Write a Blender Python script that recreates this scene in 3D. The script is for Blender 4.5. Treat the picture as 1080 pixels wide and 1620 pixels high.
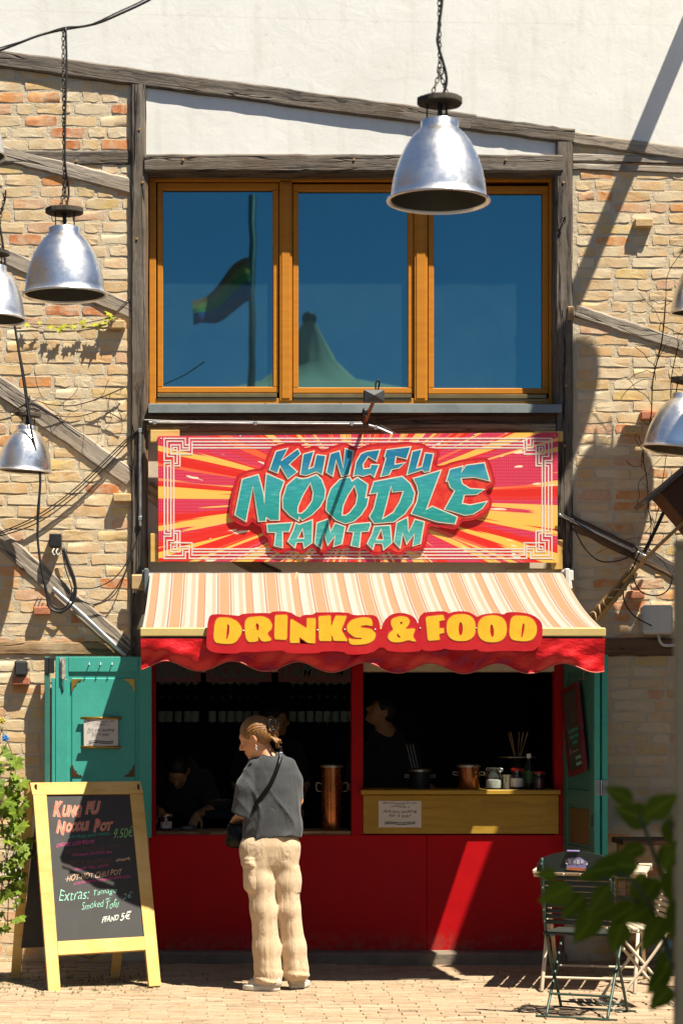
import bpy, bmesh, math, random
import numpy as np
from mathutils import Vector, Matrix, Euler
from mathutils.geometry import tessellate_polygon
random.seed(7); RNG = np.random.default_rng(7)
scene = bpy.context.scene
for o in list(bpy.data.objects): bpy.data.objects.remove(o)
C = scene.collection
R = math.radians

# ------------------------------------------------------------ camera
F, H, XV, HY = 3400.0, 1.6, 347.0, 1140.0      # focal length in photo pixels, eye height, vanishing point
cam_d = bpy.data.cameras.new('camera'); cam = bpy.data.objects.new('camera', cam_d); C.objects.link(cam)
cam.location = (0, 0, H); cam.rotation_euler = (R(90), 0, 0)
cam_d.sensor_fit = 'VERTICAL'; cam_d.sensor_height = 36; cam_d.sensor_width = 24
cam_d.lens = F/1620*36; cam_d.shift_x = (540-XV)/1620; cam_d.shift_y = (HY-810)/1620
cam_d.clip_start = 0.05; cam_d.clip_end = 2000
cam_d.dof.use_dof = True; cam_d.dof.focus_distance = 13.0; cam_d.dof.aperture_fstop = 5.0
scene.camera = cam
# ------------------------------------------------------------ sky and sun
SUN = Vector((1.1, -1.0, 3.0)).normalized()    # towards the sun
world = bpy.data.worlds.new('World'); scene.world = world; world.use_nodes = True
wn = world.node_tree; bg = wn.nodes['Background']
sky = wn.nodes.new('ShaderNodeTexSky'); sky.sky_type = 'NISHITA'; sky.sun_disc = False
sky.sun_elevation = math.asin(SUN.z); sky.sun_rotation = math.atan2(SUN.x, SUN.y)
sky.air_density = 0.7; sky.dust_density = 0.2; sky.ozone_density = 1.5
wn.links.new(sky.outputs[0], bg.inputs[0]); bg.inputs[1].default_value = 0.052
sd = bpy.data.lights.new('sun', 'SUN'); sd.energy = 5.0; sd.angle = R(0.53); sd.color = (1.0, 0.925, 0.80)
sun = bpy.data.objects.new('sun', sd); C.objects.link(sun); sun.location = (8, -6, 20)
sun.rotation_euler = (-SUN).to_track_quat('-Z', 'Y').to_euler()
vs = scene.view_settings
vs.view_transform = 'Standard'; vs.look = 'None'; vs.exposure = 1.33; vs.gamma = 1.0; vs.use_curve_mapping = False
scene.render.engine = 'CYCLES'

# ------------------------------------------------------------ helpers
def W(px, py, y):                       # photo pixel at depth y -> point of the place
    return Vector(((px-XV)*y/F, y, H-(py-HY)*y/F))
def X_(px, y): return (px-XV)*y/F
def Z_(py, y): return H-(py-HY)*y/F
def lerp(a, b, t): return a+(b-a)*t
WL = {}
def wloc(o): return WL.get(o.name, Vector((0, 0, 0))) if o else Vector((0, 0, 0))
def tag(o, label=None, cat=None, group=None, kind=None):
    if label: o['label'] = label
    if cat: o['category'] = cat
    if group: o['group'] = group
    if kind: o['kind'] = kind
    return o
def thing(name, label, cat, loc=(0, 0, 0), group=None):
    o = bpy.data.objects.new(name, None); C.objects.link(o); o.empty_display_size = .1
    o.location = loc; WL[o.name] = Vector(loc)
    return tag(o, label, cat, group)
def link_mesh(name, me, mat, parent=None, loc=None):
    o = bpy.data.objects.new(name, me); C.objects.link(o)
    if mat and not me.materials: me.materials.append(mat)
    if parent: o.parent = parent
    wl = Vector(loc) if loc is not None else wloc(parent)
    o.location = wl-wloc(parent); WL[o.name] = wl
    return o
class MB:
    def __init__(s): s.v = []; s.f = []; s.m = []; s.cm = 0
    def add(s, vs_, fs):
        n = len(s.v); s.v += [tuple(p) for p in vs_]; s.f += [tuple(i+n for i in q) for q in fs]; s.m += [s.cm]*len(fs)
        return s
    def box(s, x0, x1, y0, y1, z0, z1):
        if x0 > x1: x0, x1 = x1, x0
        if y0 > y1: y0, y1 = y1, y0
        if z0 > z1: z0, z1 = z1, z0
        v = [(x, y, z) for z in (z0, z1) for y in (y0, y1) for x in (x0, x1)]
        return s.add(v, [(0, 2, 3, 1), (4, 5, 7, 6), (0, 1, 5, 4), (2, 6, 7, 3), (0, 4, 6, 2), (1, 3, 7, 5)])
    def cbox(s, x0, x1, y0, y1, z0, z1, c=.004):
        if x0 > x1: x0, x1 = x1, x0
        if y0 > y1: y0, y1 = y1, y0
        if z0 > z1: z0, z1 = z1, z0
        c = min(c, (x1-x0)*.45, (y1-y0)*.45, (z1-z0)*.45)
        bm = bmesh.new()
        bmesh.ops.create_cube(bm, size=1)
        for q in bm.verts:
            q.co = Vector((lerp(x0, x1, q.co.x+.5), lerp(y0, y1, q.co.y+.5), lerp(z0, z1, q.co.z+.5)))
        bmesh.ops.bevel(bm, geom=bm.edges[:], offset=c, segments=1, affect='EDGES')
        bm.verts.index_update()
        s.add([q.co for q in bm.verts], [[q.index for q in p.verts] for p in bm.faces]); bm.free()
        return s
    def tube(s, path, r, n=8, caps=True):
        P = [Vector(p) for p in path]; k = len(P)
        rs = r if isinstance(r, (list, tuple)) else [r]*k
        vs_ = []; up = None
        for i in range(k):
            t = (P[min(i+1, k-1)]-P[max(i-1, 0)])
            if t.length < 1e-9: t = Vector((0, 0, 1))
            t.normalize()
            if up is None:
                up = Vector((0, 0, 1)) if abs(t.z) < .9 else Vector((1, 0, 0))
            a = t.cross(up)
            if a.length < 1e-6: a = t.cross(Vector((1, .3, 0)))
            a.normalize(); b = a.cross(t).normalized(); up = b
            for j in range(n):
                w = 2*math.pi*j/n
                vs_.append(P[i]+(a*math.cos(w)+b*math.sin(w))*rs[i])
        fs = [(i*n+j, i*n+(j+1) % n, (i+1)*n+(j+1) % n, (i+1)*n+j) for i in range(k-1) for j in range(n)]
        if caps: fs += [tuple(range(n))[::-1], tuple((k-1)*n+j for j in range(n))]
        return s.add(vs_, fs)
    def lathe(s, prof, n=32, c=(0, 0, 0)):
        cx, cy, cz = c; vs_ = []
        for r, z in prof:
            for j in range(n):
                w = 2*math.pi*j/n; vs_.append((cx+r*math.cos(w), cy+r*math.sin(w), cz+z))
        k = len(prof)
        fs = [(i*n+j, i*n+(j+1) % n, (i+1)*n+(j+1) % n, (i+1)*n+j) for i in range(k-1) for j in range(n)]
        return s.add(vs_, fs)
    def prism(s, loops, y0, y1):          # loops of (x, z), first outer, others holes; solid between y0 and y1
        if not isinstance(loops[0][0], (tuple, list)): loops = [loops]
        tris = tessellate_polygon([[Vector((p[0], p[1], 0)) for p in l] for l in loops])
        flat = [p for l in loops for p in l]; n = len(flat)
        vs_ = [(p[0], y0, p[1]) for p in flat]+[(p[0], y1, p[1]) for p in flat]
        fs = []
        for t in tris:
            a, b, c = (flat[i] for i in t)
            ar = (b[0]-a[0])*(c[1]-a[1])-(c[0]-a[0])*(b[1]-a[1])
            t = tuple(t) if ar > 0 else tuple(t)[::-1]
            fs.append(t); fs.append(tuple(i+n for i in t[::-1]))
        k = 0
        for l in loops:
            m = len(l)
            for i in range(m):
                fs.append((k+i, k+(i+1) % m, n+k+(i+1) % m, n+k+i))
            k += m
        return s.add(vs_, fs)
    def ell(s, c, r, nu=16, nv=10):
        c = Vector(c); vs_ = []
        r = r if isinstance(r, (tuple, list)) else (r, r, r)
        for i in range(nv+1):
            t = math.pi*i/nv
            for j in range(nu):
                w = 2*math.pi*j/nu
                vs_.append((c.x+r[0]*math.sin(t)*math.cos(w), c.y+r[1]*math.sin(t)*math.sin(w), c.z+r[2]*math.cos(t)))
        fs = [(i*nu+j, (i+1)*nu+j, (i+1)*nu+(j+1) % nu, i*nu+(j+1) % nu) for i in range(nv) for j in range(nu)]
        return s.add(vs_, fs)
    def build(s, name, mat, parent=None, smooth=False, loc=None, recalc=True, angle=None):
        wl = Vector(loc) if loc is not None else wloc(parent)
        me = bpy.data.meshes.new(name)
        me.from_pydata([(p[0]-wl.x, p[1]-wl.y, p[2]-wl.z) for p in s.v], [], s.f)
        mats = mat if isinstance(mat, (list, tuple)) else [mat]
        for m in mats: me.materials.append(m)
        if len(mats) > 1:
            me.polygons.foreach_set('material_index', s.m)
        if recalc:
            bm = bmesh.new(); bm.from_mesh(me)
            bmesh.ops.recalc_face_normals(bm, faces=bm.faces[:])
            bm.to_mesh(me); bm.free()
        if smooth:
            me.polygons.foreach_set('use_smooth', [True]*len(me.polygons))
            if angle:
                me.set_sharp_from_angle(angle=R(angle))
        me.update()
        return link_mesh(name, me, None, parent, wl)
def catmull(P, n=6):
    P = [Vector(p) for p in P]; out = []
    for i in range(len(P)-1):
        a = P[max(i-1, 0)]; b = P[i]; c = P[i+1]; d = P[min(i+2, len(P)-1)]
        for k in range(n):
            t = k/n
            out.append(.5*((2*b)+(c-a)*t+(2*a-5*b+4*c-d)*t*t+(3*b-a-3*c+d)*t**3))
    out.append(P[-1]); return out
def sag(a, b, d, n=14):
    a = Vector(a); b = Vector(b)
    return [a.lerp(b, i/n)+Vector((0, 0, -d*4*(i/n)*(1-i/n))) for i in range(n+1)]
def offset_poly(P, d):                  # grow (d > 0) a simple polygon
    n = len(P); ar = sum(P[i][0]*P[(i+1) % n][1]-P[(i+1) % n][0]*P[i][1] for i in range(n))
    sg = 1 if ar > 0 else -1; out = []
    for i in range(n):
        p0, p1, p2 = (Vector(P[i-1]), Vector(P[i]), Vector(P[(i+1) % n]))
        e1 = (p1-p0).normalized(); e2 = (p2-p1).normalized()
        n1 = Vector((e1.y, -e1.x))*sg; n2 = Vector((e2.y, -e2.x))*sg
        m = n1+n2
        if m.length < 1e-6: m = n1.copy()
        m.normalize(); k = max(.45, m.dot(n1))
        out.append(tuple(p1+m*(d/k)))
    return out
def round_poly(P, it=1, q=.22):
    for _ in range(it):
        o = []
        n = len(P)
        for i in range(n):
            a = P[i]; b = P[(i+1) % n]
            o.append((lerp(a[0], b[0], q), lerp(a[1], b[1], q))); o.append((lerp(a[0], b[0], 1-q), lerp(a[1], b[1], 1-q)))
        P = o
    return P

# ------------------------------------------------------------ materials
class NT:
    def __init__(s, name):
        s.m = bpy.data.materials.new(name); s.m.use_nodes = True; s.t = s.m.node_tree
        s.p = s.t.nodes['Principled BSDF']; s.out = s.t.nodes['Material Output']
    def n(s, ty, **kw):
        q = s.t.nodes.new(ty)
        for k, v in kw.items():
            if k.startswith('i_'):
                key = k[2:]; q.inputs[int(key) if key.isdigit() else key.replace('_', ' ')].default_value = v
            else: setattr(q, k, v)
        return q
    def l(s, a, b): s.t.links.new(a, b)
    def ramp(s, fac, stops, interp='LINEAR'):
        r = s.n('ShaderNodeValToRGB'); r.color_ramp.interpolation = interp; e = r.color_ramp.elements
        while len(e) < len(stops): e.new(.5)
        for i, (p, c) in enumerate(stops):
            e[i].position = p; e[i].color = (c[0], c[1], c[2], 1) if not isinstance(c, (int, float)) else (c, c, c, 1)
        s.l(fac, r.inputs[0]); return r.outputs[0]
    def mix(s, fac, a, b, blend='MIX'):
        q = s.n('ShaderNodeMix', data_type='RGBA', blend_type=blend)
        for k, x in ((0, fac), (6, a), (7, b)):
            if hasattr(x, 'is_linked'): s.l(x, q.inputs[k])
            else: q.inputs[k].default_value = x if isinstance(x, (int, float)) else (x[0], x[1], x[2], 1)
        return q.outputs[2]
    def math(s, op, a, b=0.0, c=None):
        q = s.n('ShaderNodeMath', operation=op)
        for k, x in ((0, a), (1, b), (2, c)):
            if x is None: continue
            if hasattr(x, 'is_linked'): s.l(x, q.inputs[k])
            else: q.inputs[k].default_value = x
        return q.outputs[0]
    def coords(s, scale=(1, 1, 1), rnd=False):
        tc = s.n('ShaderNodeTexCoord'); mp = s.n('ShaderNodeMapping'); mp.inputs['Scale'].default_value = scale
        s.l(tc.outputs['Object'], mp.inputs[0])
        if rnd:
            oi = s.n('ShaderNodeObjectInfo'); k = s.math('MULTIPLY', oi.outputs['Random'], 37.0)
            cb = s.n('ShaderNodeCombineXYZ'); s.l(k, cb.inputs[0]); s.l(k, cb.inputs[2])
            s.l(cb.outputs[0], mp.inputs['Location'])
        return mp.outputs[0]
    def noise(s, vec, scale, detail=5, rough=.6, dist=0.0):
        q = s.n('ShaderNodeTexNoise'); q.inputs['Scale'].default_value = scale; q.inputs['Detail'].default_value = detail
        q.inputs['Roughness'].default_value = rough; q.inputs['Distortion'].default_value = dist
        s.l(vec, q.inputs['Vector']); return q.outputs[0]
    def bump(s, h, strength, dist=.01, normal=None):
        q = s.n('ShaderNodeBump'); q.inputs['Strength'].default_value = strength; q.inputs['Distance'].default_value = dist
        s.l(h, q.inputs['Height'])
        if normal is not None: s.l(normal, q.inputs['Normal'])
        return q.outputs[0]
    def setp(s, **kw):
        for k, v in kw.items():
            k = k.replace('_', ' ')
            if hasattr(v, 'is_linked'): s.l(v, s.p.inputs[k])
            else: s.p.inputs[k].default_value = v if isinstance(v, (int, float)) else ((*v, 1) if len(v) == 3 else v)
        return s
MATS = {}
def pm(name, c1, c2=None, scale=6, rough=.7, bump=.15, bscale=70, bdist=.004, metal=0.0, stretch=(1, 1, 1), spec=.4, rnd=False, lo=.35, hi=.7, rvar=.12, coat=0.0, sheen=0.0):
    if name in MATS: return MATS[name]
    t = NT(name); v = t.coords(stretch, rnd)
    c2 = c2 or tuple(x*.72 for x in c1)
    n1 = t.noise(v, scale, 6, .65)
    col = t.ramp(n1, [(lo, c2), (hi, c1)])
    n2 = t.noise(v, bscale, 4, .6)
    col = t.mix(.18, col, t.ramp(n2, [(.3, tuple(x*.6 for x in c1)), (.7, tuple(min(1, x*1.15) for x in c1))]))
    rg = t.ramp(n1, [(.3, max(.02, rough-rvar)), (.75, min(1, rough+rvar))])
    t.setp(Base_Color=col, Roughness=rg, Metallic=metal)
    t.p.inputs['Specular IOR Level'].default_value = spec
    if coat: t.p.inputs['Coat Weight'].default_value = coat
    if sheen: t.p.inputs['Sheen Weight'].default_value = sheen
    if bump: t.l(t.bump(n2, bump, bdist), t.p.inputs['Normal'])
    MATS[name] = t.m; return t.m
def wood(name, c1, c2, c3=None, grain=1.0, rough=.75, bump=.5, bdist=.004, knots=True, crack=.0):
    """timber with grain along local X"""
    if name in MATS: return MATS[name]
    t = NT(name); v = t.coords((1, 1, 1), True)
    st = t.n('ShaderNodeMapping'); st.inputs['Scale'].default_value = (1.2, 26, 26); t.l(v, st.inputs[0])
    wob = t.noise(v, 3.0, 3)
    ad = t.n('ShaderNodeVectorMath', operation='MULTIPLY_ADD'); t.l(wob, ad.inputs[0])
    ad.inputs[1].default_value = (0, 2.2, 2.2); t.l(st.outputs[0], ad.inputs[2])
    g = t.noise(ad.outputs[0], 1.0*grain, 7, .7)
    col = t.ramp(g, [(.3, c2), (.62, c1)])
    if c3:
        big = t.noise(v, 2.3, 4); col = t.mix(t.ramp(big, [(.48, 0), (.66, 1)]), col, c3)
        col = t.mix(t.ramp(g, [(.32, 1), (.45, 0)]), col, c2)
    fine = t.noise(ad.outputs[0], 3.2, 4, .6)
    h = t.math('ADD', g, t.math('MULTIPLY', fine, .4))
    if crack:
        ck = t.n('ShaderNodeMapping'); ck.inputs['Scale'].default_value = (.5, 9, 9); t.l(v, ck.inputs[0])
        k = t.noise(ck.outputs[0], 1.0, 3, .5, .3)
        cr = t.ramp(t.math('ABSOLUTE', t.math('SUBTRACT', k, .5)), [(0.0, 0), (.012, 1)])
        col = t.mix(t.math('MULTIPLY', t.math('SUBTRACT', 1.0, cr), crack), col, tuple(x*.12 for x in c2))
        h = t.math('ADD', h, t.math('MULTIPLY', cr, 1.2))
    t.setp(Base_Color=col, Roughness=rough); t.p.inputs['Specular IOR Level'].default_value = .25
    t.l(t.bump(h, bump, bdist), t.p.inputs['Normal'])
    MATS[name] = t.m; return t.m
# ------------------------------------------------------------ material library
def brick_mat():
    t = NT('old_brick'); v = t.coords((1, 1, 1), True)
    oi = t.n('ShaderNodeObjectInfo'); ge = t.n('ShaderNodeNewGeometry')
    r = t.math('FRACT', t.math('ADD', oi.outputs['Random'], t.math('MULTIPLY', ge.outputs['Random Per Island'], 7.31)))
    cream, pale, buff, orange, pink, ochre = (.55, .415, .235), (.57, .465, .30), (.53, .365, .18), (.53, .23, .075), (.50, .30, .175), (.53, .375, .145)
    base = t.ramp(r, [(0, cream), (.20, pale), (.36, buff), (.50, cream), (.60, pale), (.68, pink), (.76, buff), (.84, ochre), (.90, orange), (.965, (.46, .165, .06)), (1.0, pale)], 'CONSTANT')
    n1 = t.noise(v, 9, 6, .7); n2 = t.noise(v, 45, 5, .7); n3 = t.noise(v, 4, 3)
    col = t.mix(t.ramp(n1, [(.44, 0), (.64, .7)]), base, (.54, .455, .32))
    col = t.mix(t.ramp(n3, [(.50, 0), (.70, .55)]), col, (.54, .28, .11))
    col = t.mix(t.ramp(n2, [(.28, .6), (.40, 0)]), col, (.22, .15, .08))
    t.setp(Base_Color=col, Roughness=.92); t.p.inputs['Specular IOR Level'].default_value = .15
    h = t.math('ADD', t.math('MULTIPLY', n1, 1.5), t.math('MULTIPLY', n2, 1.0))
    t.l(t.bump(h, .42, .006), t.p.inputs['Normal']); return t.m
def mortar_mat():
    t = NT('lime_mortar'); v = t.coords()
    n1 = t.noise(v, 5, 6, .7); n2 = t.noise(v, 60, 5, .7); n3 = t.noise(v, 22, 5, .7)
    col = t.ramp(n1, [(.3, (.43, .355, .24)), (.7, (.55, .465, .33))])
    col = t.mix(t.ramp(n2, [(.28, .5), (.40, 0)]), col, (.24, .18, .11))
    t.setp(Base_Color=col, Roughness=.95); t.p.inputs['Specular IOR Level'].default_value = .1
    h = t.math('ADD', t.math('MULTIPLY', n3, 1.0), t.math('MULTIPLY', n2, .8))
    t.l(t.bump(h, .7, .010), t.p.inputs['Normal']); return t.m
def plaster_mat():
    t = NT('white_plaster'); v = t.coords()
    n1 = t.noise(v, 1.6, 6, .6); n2 = t.noise(v, 24, 5, .65); n3 = t.noise(v, 5.5, 5, .6, .6)
    sv = t.n('ShaderNodeMapping'); sv.inputs['Scale'].default_value = (9, 9, 1.1); t.l(v, sv.inputs[0])
    drip = t.noise(sv.outputs[0], 1.0, 4)
    col = t.ramp(n1, [(.3, (.61, .60, .545)), (.7, (.68, .67, .62))])
    col = t.mix(t.ramp(drip, [(.52, 0), (.74, .45)]), col, (.50, .47, .40))
    col = t.mix(t.ramp(n2, [(.30, .35), (.38, 0)]), col, (.45, .42, .35))
    t.setp(Base_Color=col, Roughness=.9); t.p.inputs['Specular IOR Level'].default_value = .15
    h = t.math('ADD', t.math('MULTIPLY', n3, .9), t.math('MULTIPLY', n2, .22))
    t.l(t.bump(h, .22, .014), t.p.inputs['Normal']); return t.m
def paver_mat():
    t = NT('clinker_paver'); v = t.coords((1, 1, 1), True)
    oi = t.n('ShaderNodeObjectInfo'); ge = t.n('ShaderNodeNewGeometry')
    r = t.math('FRACT', t.math('ADD', oi.outputs['Random'], t.math('MULTIPLY', ge.outputs['Random Per Island'], 5.77)))
    base = t.ramp(r, [(0, (.29, .205, .125)), (.35, (.33, .245, .155)), (.6, (.25, .18, .115)), (.8, (.33, .21, .125)), (1, (.36, .28, .19))])
    n1 = t.noise(v, 7, 6, .7); n2 = t.noise(v, 50, 4)
    col = t.mix(t.ramp(n1, [(.45, 0), (.7, .6)]), base, (.38, .29, .19))
    col = t.mix(t.ramp(n2, [(.32, .5), (.45, 0)]), col, (.12, .085, .055))
    t.setp(Base_Color=col, Roughness=.85); t.p.inputs['Specular IOR Level'].default_value = .2
    t.l(t.bump(t.math('ADD', n1, t.math('MULTIPLY', n2, .5)), .5, .006), t.p.inputs['Normal']); return t.m
def glass_pane_mat():
    t = NT('window_glass'); v = t.coords()
    gl = t.n('ShaderNodeBsdfGlossy'); gl.inputs['Roughness'].default_value = .012
    gl.inputs['Color'].default_value = (.044, .155, .195, 1)  # teal tint stands in for the deep sky colour mirrored in the panes
    wv = t.noise(v, 1.3, 2, .4); t.l(t.bump(wv, .05, .02), gl.inputs['Normal'])
    df = t.n('ShaderNodeBsdfDiffuse')
    dust = t.noise(v, 130, 3, .8); big = t.noise(v, 2.5, 4)
    c = t.mix(t.ramp(big, [(.3, 0), (.8, 1)]), (.006, .014, .018), (.014, .028, .033))
    c = t.mix(t.ramp(dust, [(.66, 0), (.78, .30)]), c, (.06, .085, .09)); t.l(c, df.inputs['Color'])
    ad = t.n('ShaderNodeAddShader'); t.l(gl.outputs[0], ad.inputs[0]); t.l(df.outputs[0], ad.inputs[1])
    t.l(ad.outputs[0], t.out.inputs['Surface']); return t.m
BRICK, MORTAR, PLASTER, PAVER, PANE = brick_mat(), mortar_mat(), plaster_mat(), paver_mat(), glass_pane_mat()
OAK = wood('weathered_oak', (.17, .142, .110), (.022, .018, .014), (.10, .072, .046), bump=.8, bdist=.008, crack=.9)
OAKP = wood('pale_oak', (.37, .315, .245), (.085, .070, .053), (.27, .205, .14), bump=.7, bdist=.007, crack=.8)
OAKB = wood('brown_oak', (.34, .22, .11), (.10, .055, .025), (.40, .29, .17), bump=.6, bdist=.006, crack=.7)
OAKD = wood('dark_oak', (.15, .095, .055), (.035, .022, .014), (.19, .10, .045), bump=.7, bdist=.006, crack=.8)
STAIN = wood('stained_pine', (.47, .18, .010), (.39, .14, .007), None, rough=.6, bump=.08, bdist=.002)
STAIND = wood('stained_pine_dark', (.30, .11, .02), (.22, .075, .013), None, rough=.45, bump=.08, bdist=.002)
YELW = wood('yellow_painted_wood', (.56, .36, .105), (.48, .29, .07), (.60, .41, .15), rough=.55, bump=.12, bdist=.002)
PINE = wood('raw_pine', (.44, .31, .15), (.34, .22, .10), None, rough=.6, bump=.2, bdist=.003)
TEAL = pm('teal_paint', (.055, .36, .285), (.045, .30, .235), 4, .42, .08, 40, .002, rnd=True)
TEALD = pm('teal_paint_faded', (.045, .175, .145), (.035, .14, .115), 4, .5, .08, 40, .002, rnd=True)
RED = pm('red_paint', (.36, .002, .005), (.25, .0015, .004), 3, .55, .10, 25, .002, spec=.12)
def red_panel_mat():
    t = NT('worn_red_paint'); tc = t.n('ShaderNodeTexCoord'); v = t.coords(); sp = t.n('ShaderNodeSeparateXYZ'); t.l(tc.outputs['Object'], sp.inputs[0])
    n1 = t.noise(v, 2.2, 6, .65); n2 = t.noise(v, 18, 5, .7); st = t.n('ShaderNodeMapping'); st.inputs['Scale'].default_value = (14, 14, 1.2); t.l(v, st.inputs[0]); n3 = t.noise(st.outputs[0], 1.0, 4)
    col = t.ramp(n1, [(.3, (.33, .0018, .004)), (.7, (.43, .003, .006))]); col = t.mix(t.ramp(n3, [(.55, 0), (.75, .35)]), col, (.26, .004, .006))
    low = t.ramp(sp.outputs[2], [(.0, 1), (.22, 0)]); dirt = t.math('MULTIPLY', low, t.ramp(n2, [(.42, 0), (.62, .8)])); col = t.mix(dirt, col, (.16, .10, .065))
    col = t.mix(t.ramp(n2, [(.73, 0), (.76, .6)]), col, (.30, .05, .03))
    t.setp(Base_Color=col, Roughness=t.ramp(n1, [(.3, .45), (.7, .65)])); t.p.inputs['Specular IOR Level'].default_value = .12; t.l(t.bump(n2, .12, .003), t.p.inputs['Normal']); return t.m
REDW = red_panel_mat()
GREYM = pm('zinc_sheet', (.20, .225, .215), (.13, .15, .145), 3, .5, .05, 60, .002, metal=.35)
BRONZE = pm('bronze_rail', (.21, .155, .075), (.16, .115, .05), 5, .4, .02, 60, .001, metal=.5)
STEEL = pm('galvanised_steel', (.50, .51, .50), (.36, .37, .36), 9, .38, .05, 90, .001, metal=.9)
BLACKP = pm('black_plastic', (.016, .017, .018), (.010, .010, .011), 9, .45, .08, 200, .001)
WHITEP = pm('white_plastic', (.62, .61, .55), (.53, .52, .46), 5, .5, .04, 200, .001)
DARK = pm('dark_room_shade', (.012, .012, .013), (.006, .006, .007), 3, .8, .05, 30, .002)  # near-black colour stands in for the darkness of the unlit interior
GOLD = pm('brass', (.50, .30, .055), (.34, .19, .03), 12, .35, .05, 90, .001, metal=.85)
PAPER = pm('paper', (.62, .58, .52), (.56, .52, .46), 4, .8, .03, 120, .001)
INK = pm('ink', (.02, .02, .02), None, 4, .8, 0)
IRON = pm('black_iron', (.02, .02, .02), (.04, .03, .025), 30, .6, .2, 120, .001, metal=.4)
# ------------------------------------------------------------ ground
def grid_ground():
    m = MB(); m.add([(-300, -300, -.02), (300, -300, -.02), (300, 300, -.02), (-300, 300, -.02)], [(0, 1, 2, 3)])
    t = NT('sandy_joint'); v = t.coords()
    n1 = t.noise(v, 1.2, 6, .7); n2 = t.noise(v, 60, 4)
    col = t.ramp(n1, [(.3, (.20, .15, .10)), (.7, (.30, .23, .155))])
    col = t.mix(t.ramp(n2, [(.35, .5), (.5, 0)]), col, (.08, .065, .045))
    t.setp(Base_Color=col, Roughness=.95); t.l(t.bump(n2, .6, .01), t.p.inputs['Normal'])
    yard = MB().add([(-300, -300, -.05), (300, -300, -.05), (300, 300, -.05), (-300, 300, -.05)], [(0, 1, 2, 3)]).build('ground', pm('dark_yard_tone', (.05, .047, .044), (.032, .031, .030), 2.5, .9, .6, 120, .006))  # unseen yard made dark so less light bounces onto the wall
    tag(yard, 'unseen yard beyond the clinker paving, kept dark to cut bounced light', None, None, 'structure')
    m = MB().box(-3.2, 4.6, 10.6, 14.6, -.049, -.02)
    g = m.build('paving', t.m); tag(g, 'pale brown clinker paving in front of the kiosk', None, None, 'structure'); return g
ground = grid_ground()
WALL = 14.3
def paver_mesh(i, L=.211, D=.0715):
    rg = random.Random(i); m = MB()
    o = [(-L/2, -D/2), (-L/6, -D/2), (L/6, -D/2), (L/2, -D/2), (L/2, D/2), (L/6, D/2), (-L/6, D/2), (-L/2, D/2)]
    o = [(x+rg.uniform(-.0015, .0015), y+rg.uniform(-.0015, .0015)) for x, y in o]; n = len(o)
    hh = [rg.uniform(-.0025, .002) for _ in o]
    v = [(x, y, -.03) for x, y in o]+[(x, y, -.006+h) for (x, y), h in zip(o, hh)]+[(x*.975, y*.92, h) for (x, y), h in zip(o, hh)]
    f = [(k*n+a, k*n+(a+1) % n, (k+1)*n+(a+1) % n, (k+1)*n+a) for k in (0, 1) for a in range(n)]+[tuple(range(2*n, 3*n))]
    return m.add(v, f)
pv = []
for i in range(10):
    me = bpy.data.meshes.new('paver'); q = paver_mesh(i); me.from_pydata(q.v, [], q.f); me.materials.append(PAVER); me.update(); pv.append((me, q))
rest = MB(); npv = 0; row = 0; y = 11.02
while y < 14.26:
    x = -2.1+(row % 2)*.105+random.uniform(-.02, .02)
    while x < 3.9:
        k = random.randrange(10); a = random.uniform(-.02, .02); zz = random.uniform(-.004, .003)+.006*math.sin(x*2.1+y*3)*math.sin(y*1.7)
        pxx = XV+x*F/y; pyy = HY+H*F/y
        tx, ty = random.uniform(-.02, .02), random.uniform(-.02, .02)
        if npv < 300 and -30 < pxx < 1100 and pyy < 1625:
            o = bpy.data.objects.new('paver', pv[k][0]); C.objects.link(o); o.parent = ground; o.location = (x, y, zz); o.rotation_euler = (tx, ty, a); npv += 1
        else:
            M = Matrix.Translation((x, y, zz)) @ Euler((tx, ty, a)).to_matrix().to_4x4()
            rest.add([M @ Vector(p) for p in pv[k][1].v], pv[k][1].f)
        x += .213
    y += .0735; row += 1
r_ = rest.build('paver_field', PAVER, ground, recalc=False); tag(r_, kind='stuff')

# ------------------------------------------------------------ the building
bld = thing('timber_framed_building', 'timber-framed brick building with white plaster gable and kiosk hatch', 'building', (0, WALL, 0))
def P2(pts, y): return [((p[0]-XV)*y/F, H-(p[1]-HY)*y/F) for p in pts]
m = MB(); m.prism(P2([(-150, -150), (1300, -150), (1300, 268), (905, 216), (0, 94), (-150, 74)], 14.285), 14.285, 14.6)
m.build('gable_wall', PLASTER, bld)
m = MB(); m.prism(P2([(225, 120), (885, 210), (885, 262), (225, 262)], 14.30), 14.30, 14.6); m.build('plaster_infill', PLASTER, bld)
CREAM = pm('cream_plaster', (.56, .47, .34), (.47, .39, .28), 3, .9, .3, 30, .006)
m = MB(); m.prism(P2([(225, 650), (885, 650), (885, 1062), (225, 1062)], 14.315), 14.315, 14.6); m.build('plaster_infill', CREAM, bld)
# fine seam line across the gable
m = MB(); m.tube([W(-60, 14, 14.287), W(200, 22, 14.287), W(600, 34, 14.287), W(1140, 41, 14.287)], .0022, 5)
m.build('plaster_seam', pm('seam_line', (.42, .36, .26), None, 8, .9), bld)
panelL = MB().prism(P2([(-150, 66), (212, 112), (212, 1040), (240, 1040), (240, 1560), (-150, 1560)], WALL), WALL, 14.62).build('brick_panel', MORTAR, bld)
panelR = MB().prism(P2([(900, 205), (1300, 258), (1300, 1560), (888, 1560), (888, 1060), (900, 1060)], WALL), WALL, 14.62).build('brick_panel', MORTAR, bld)

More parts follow.
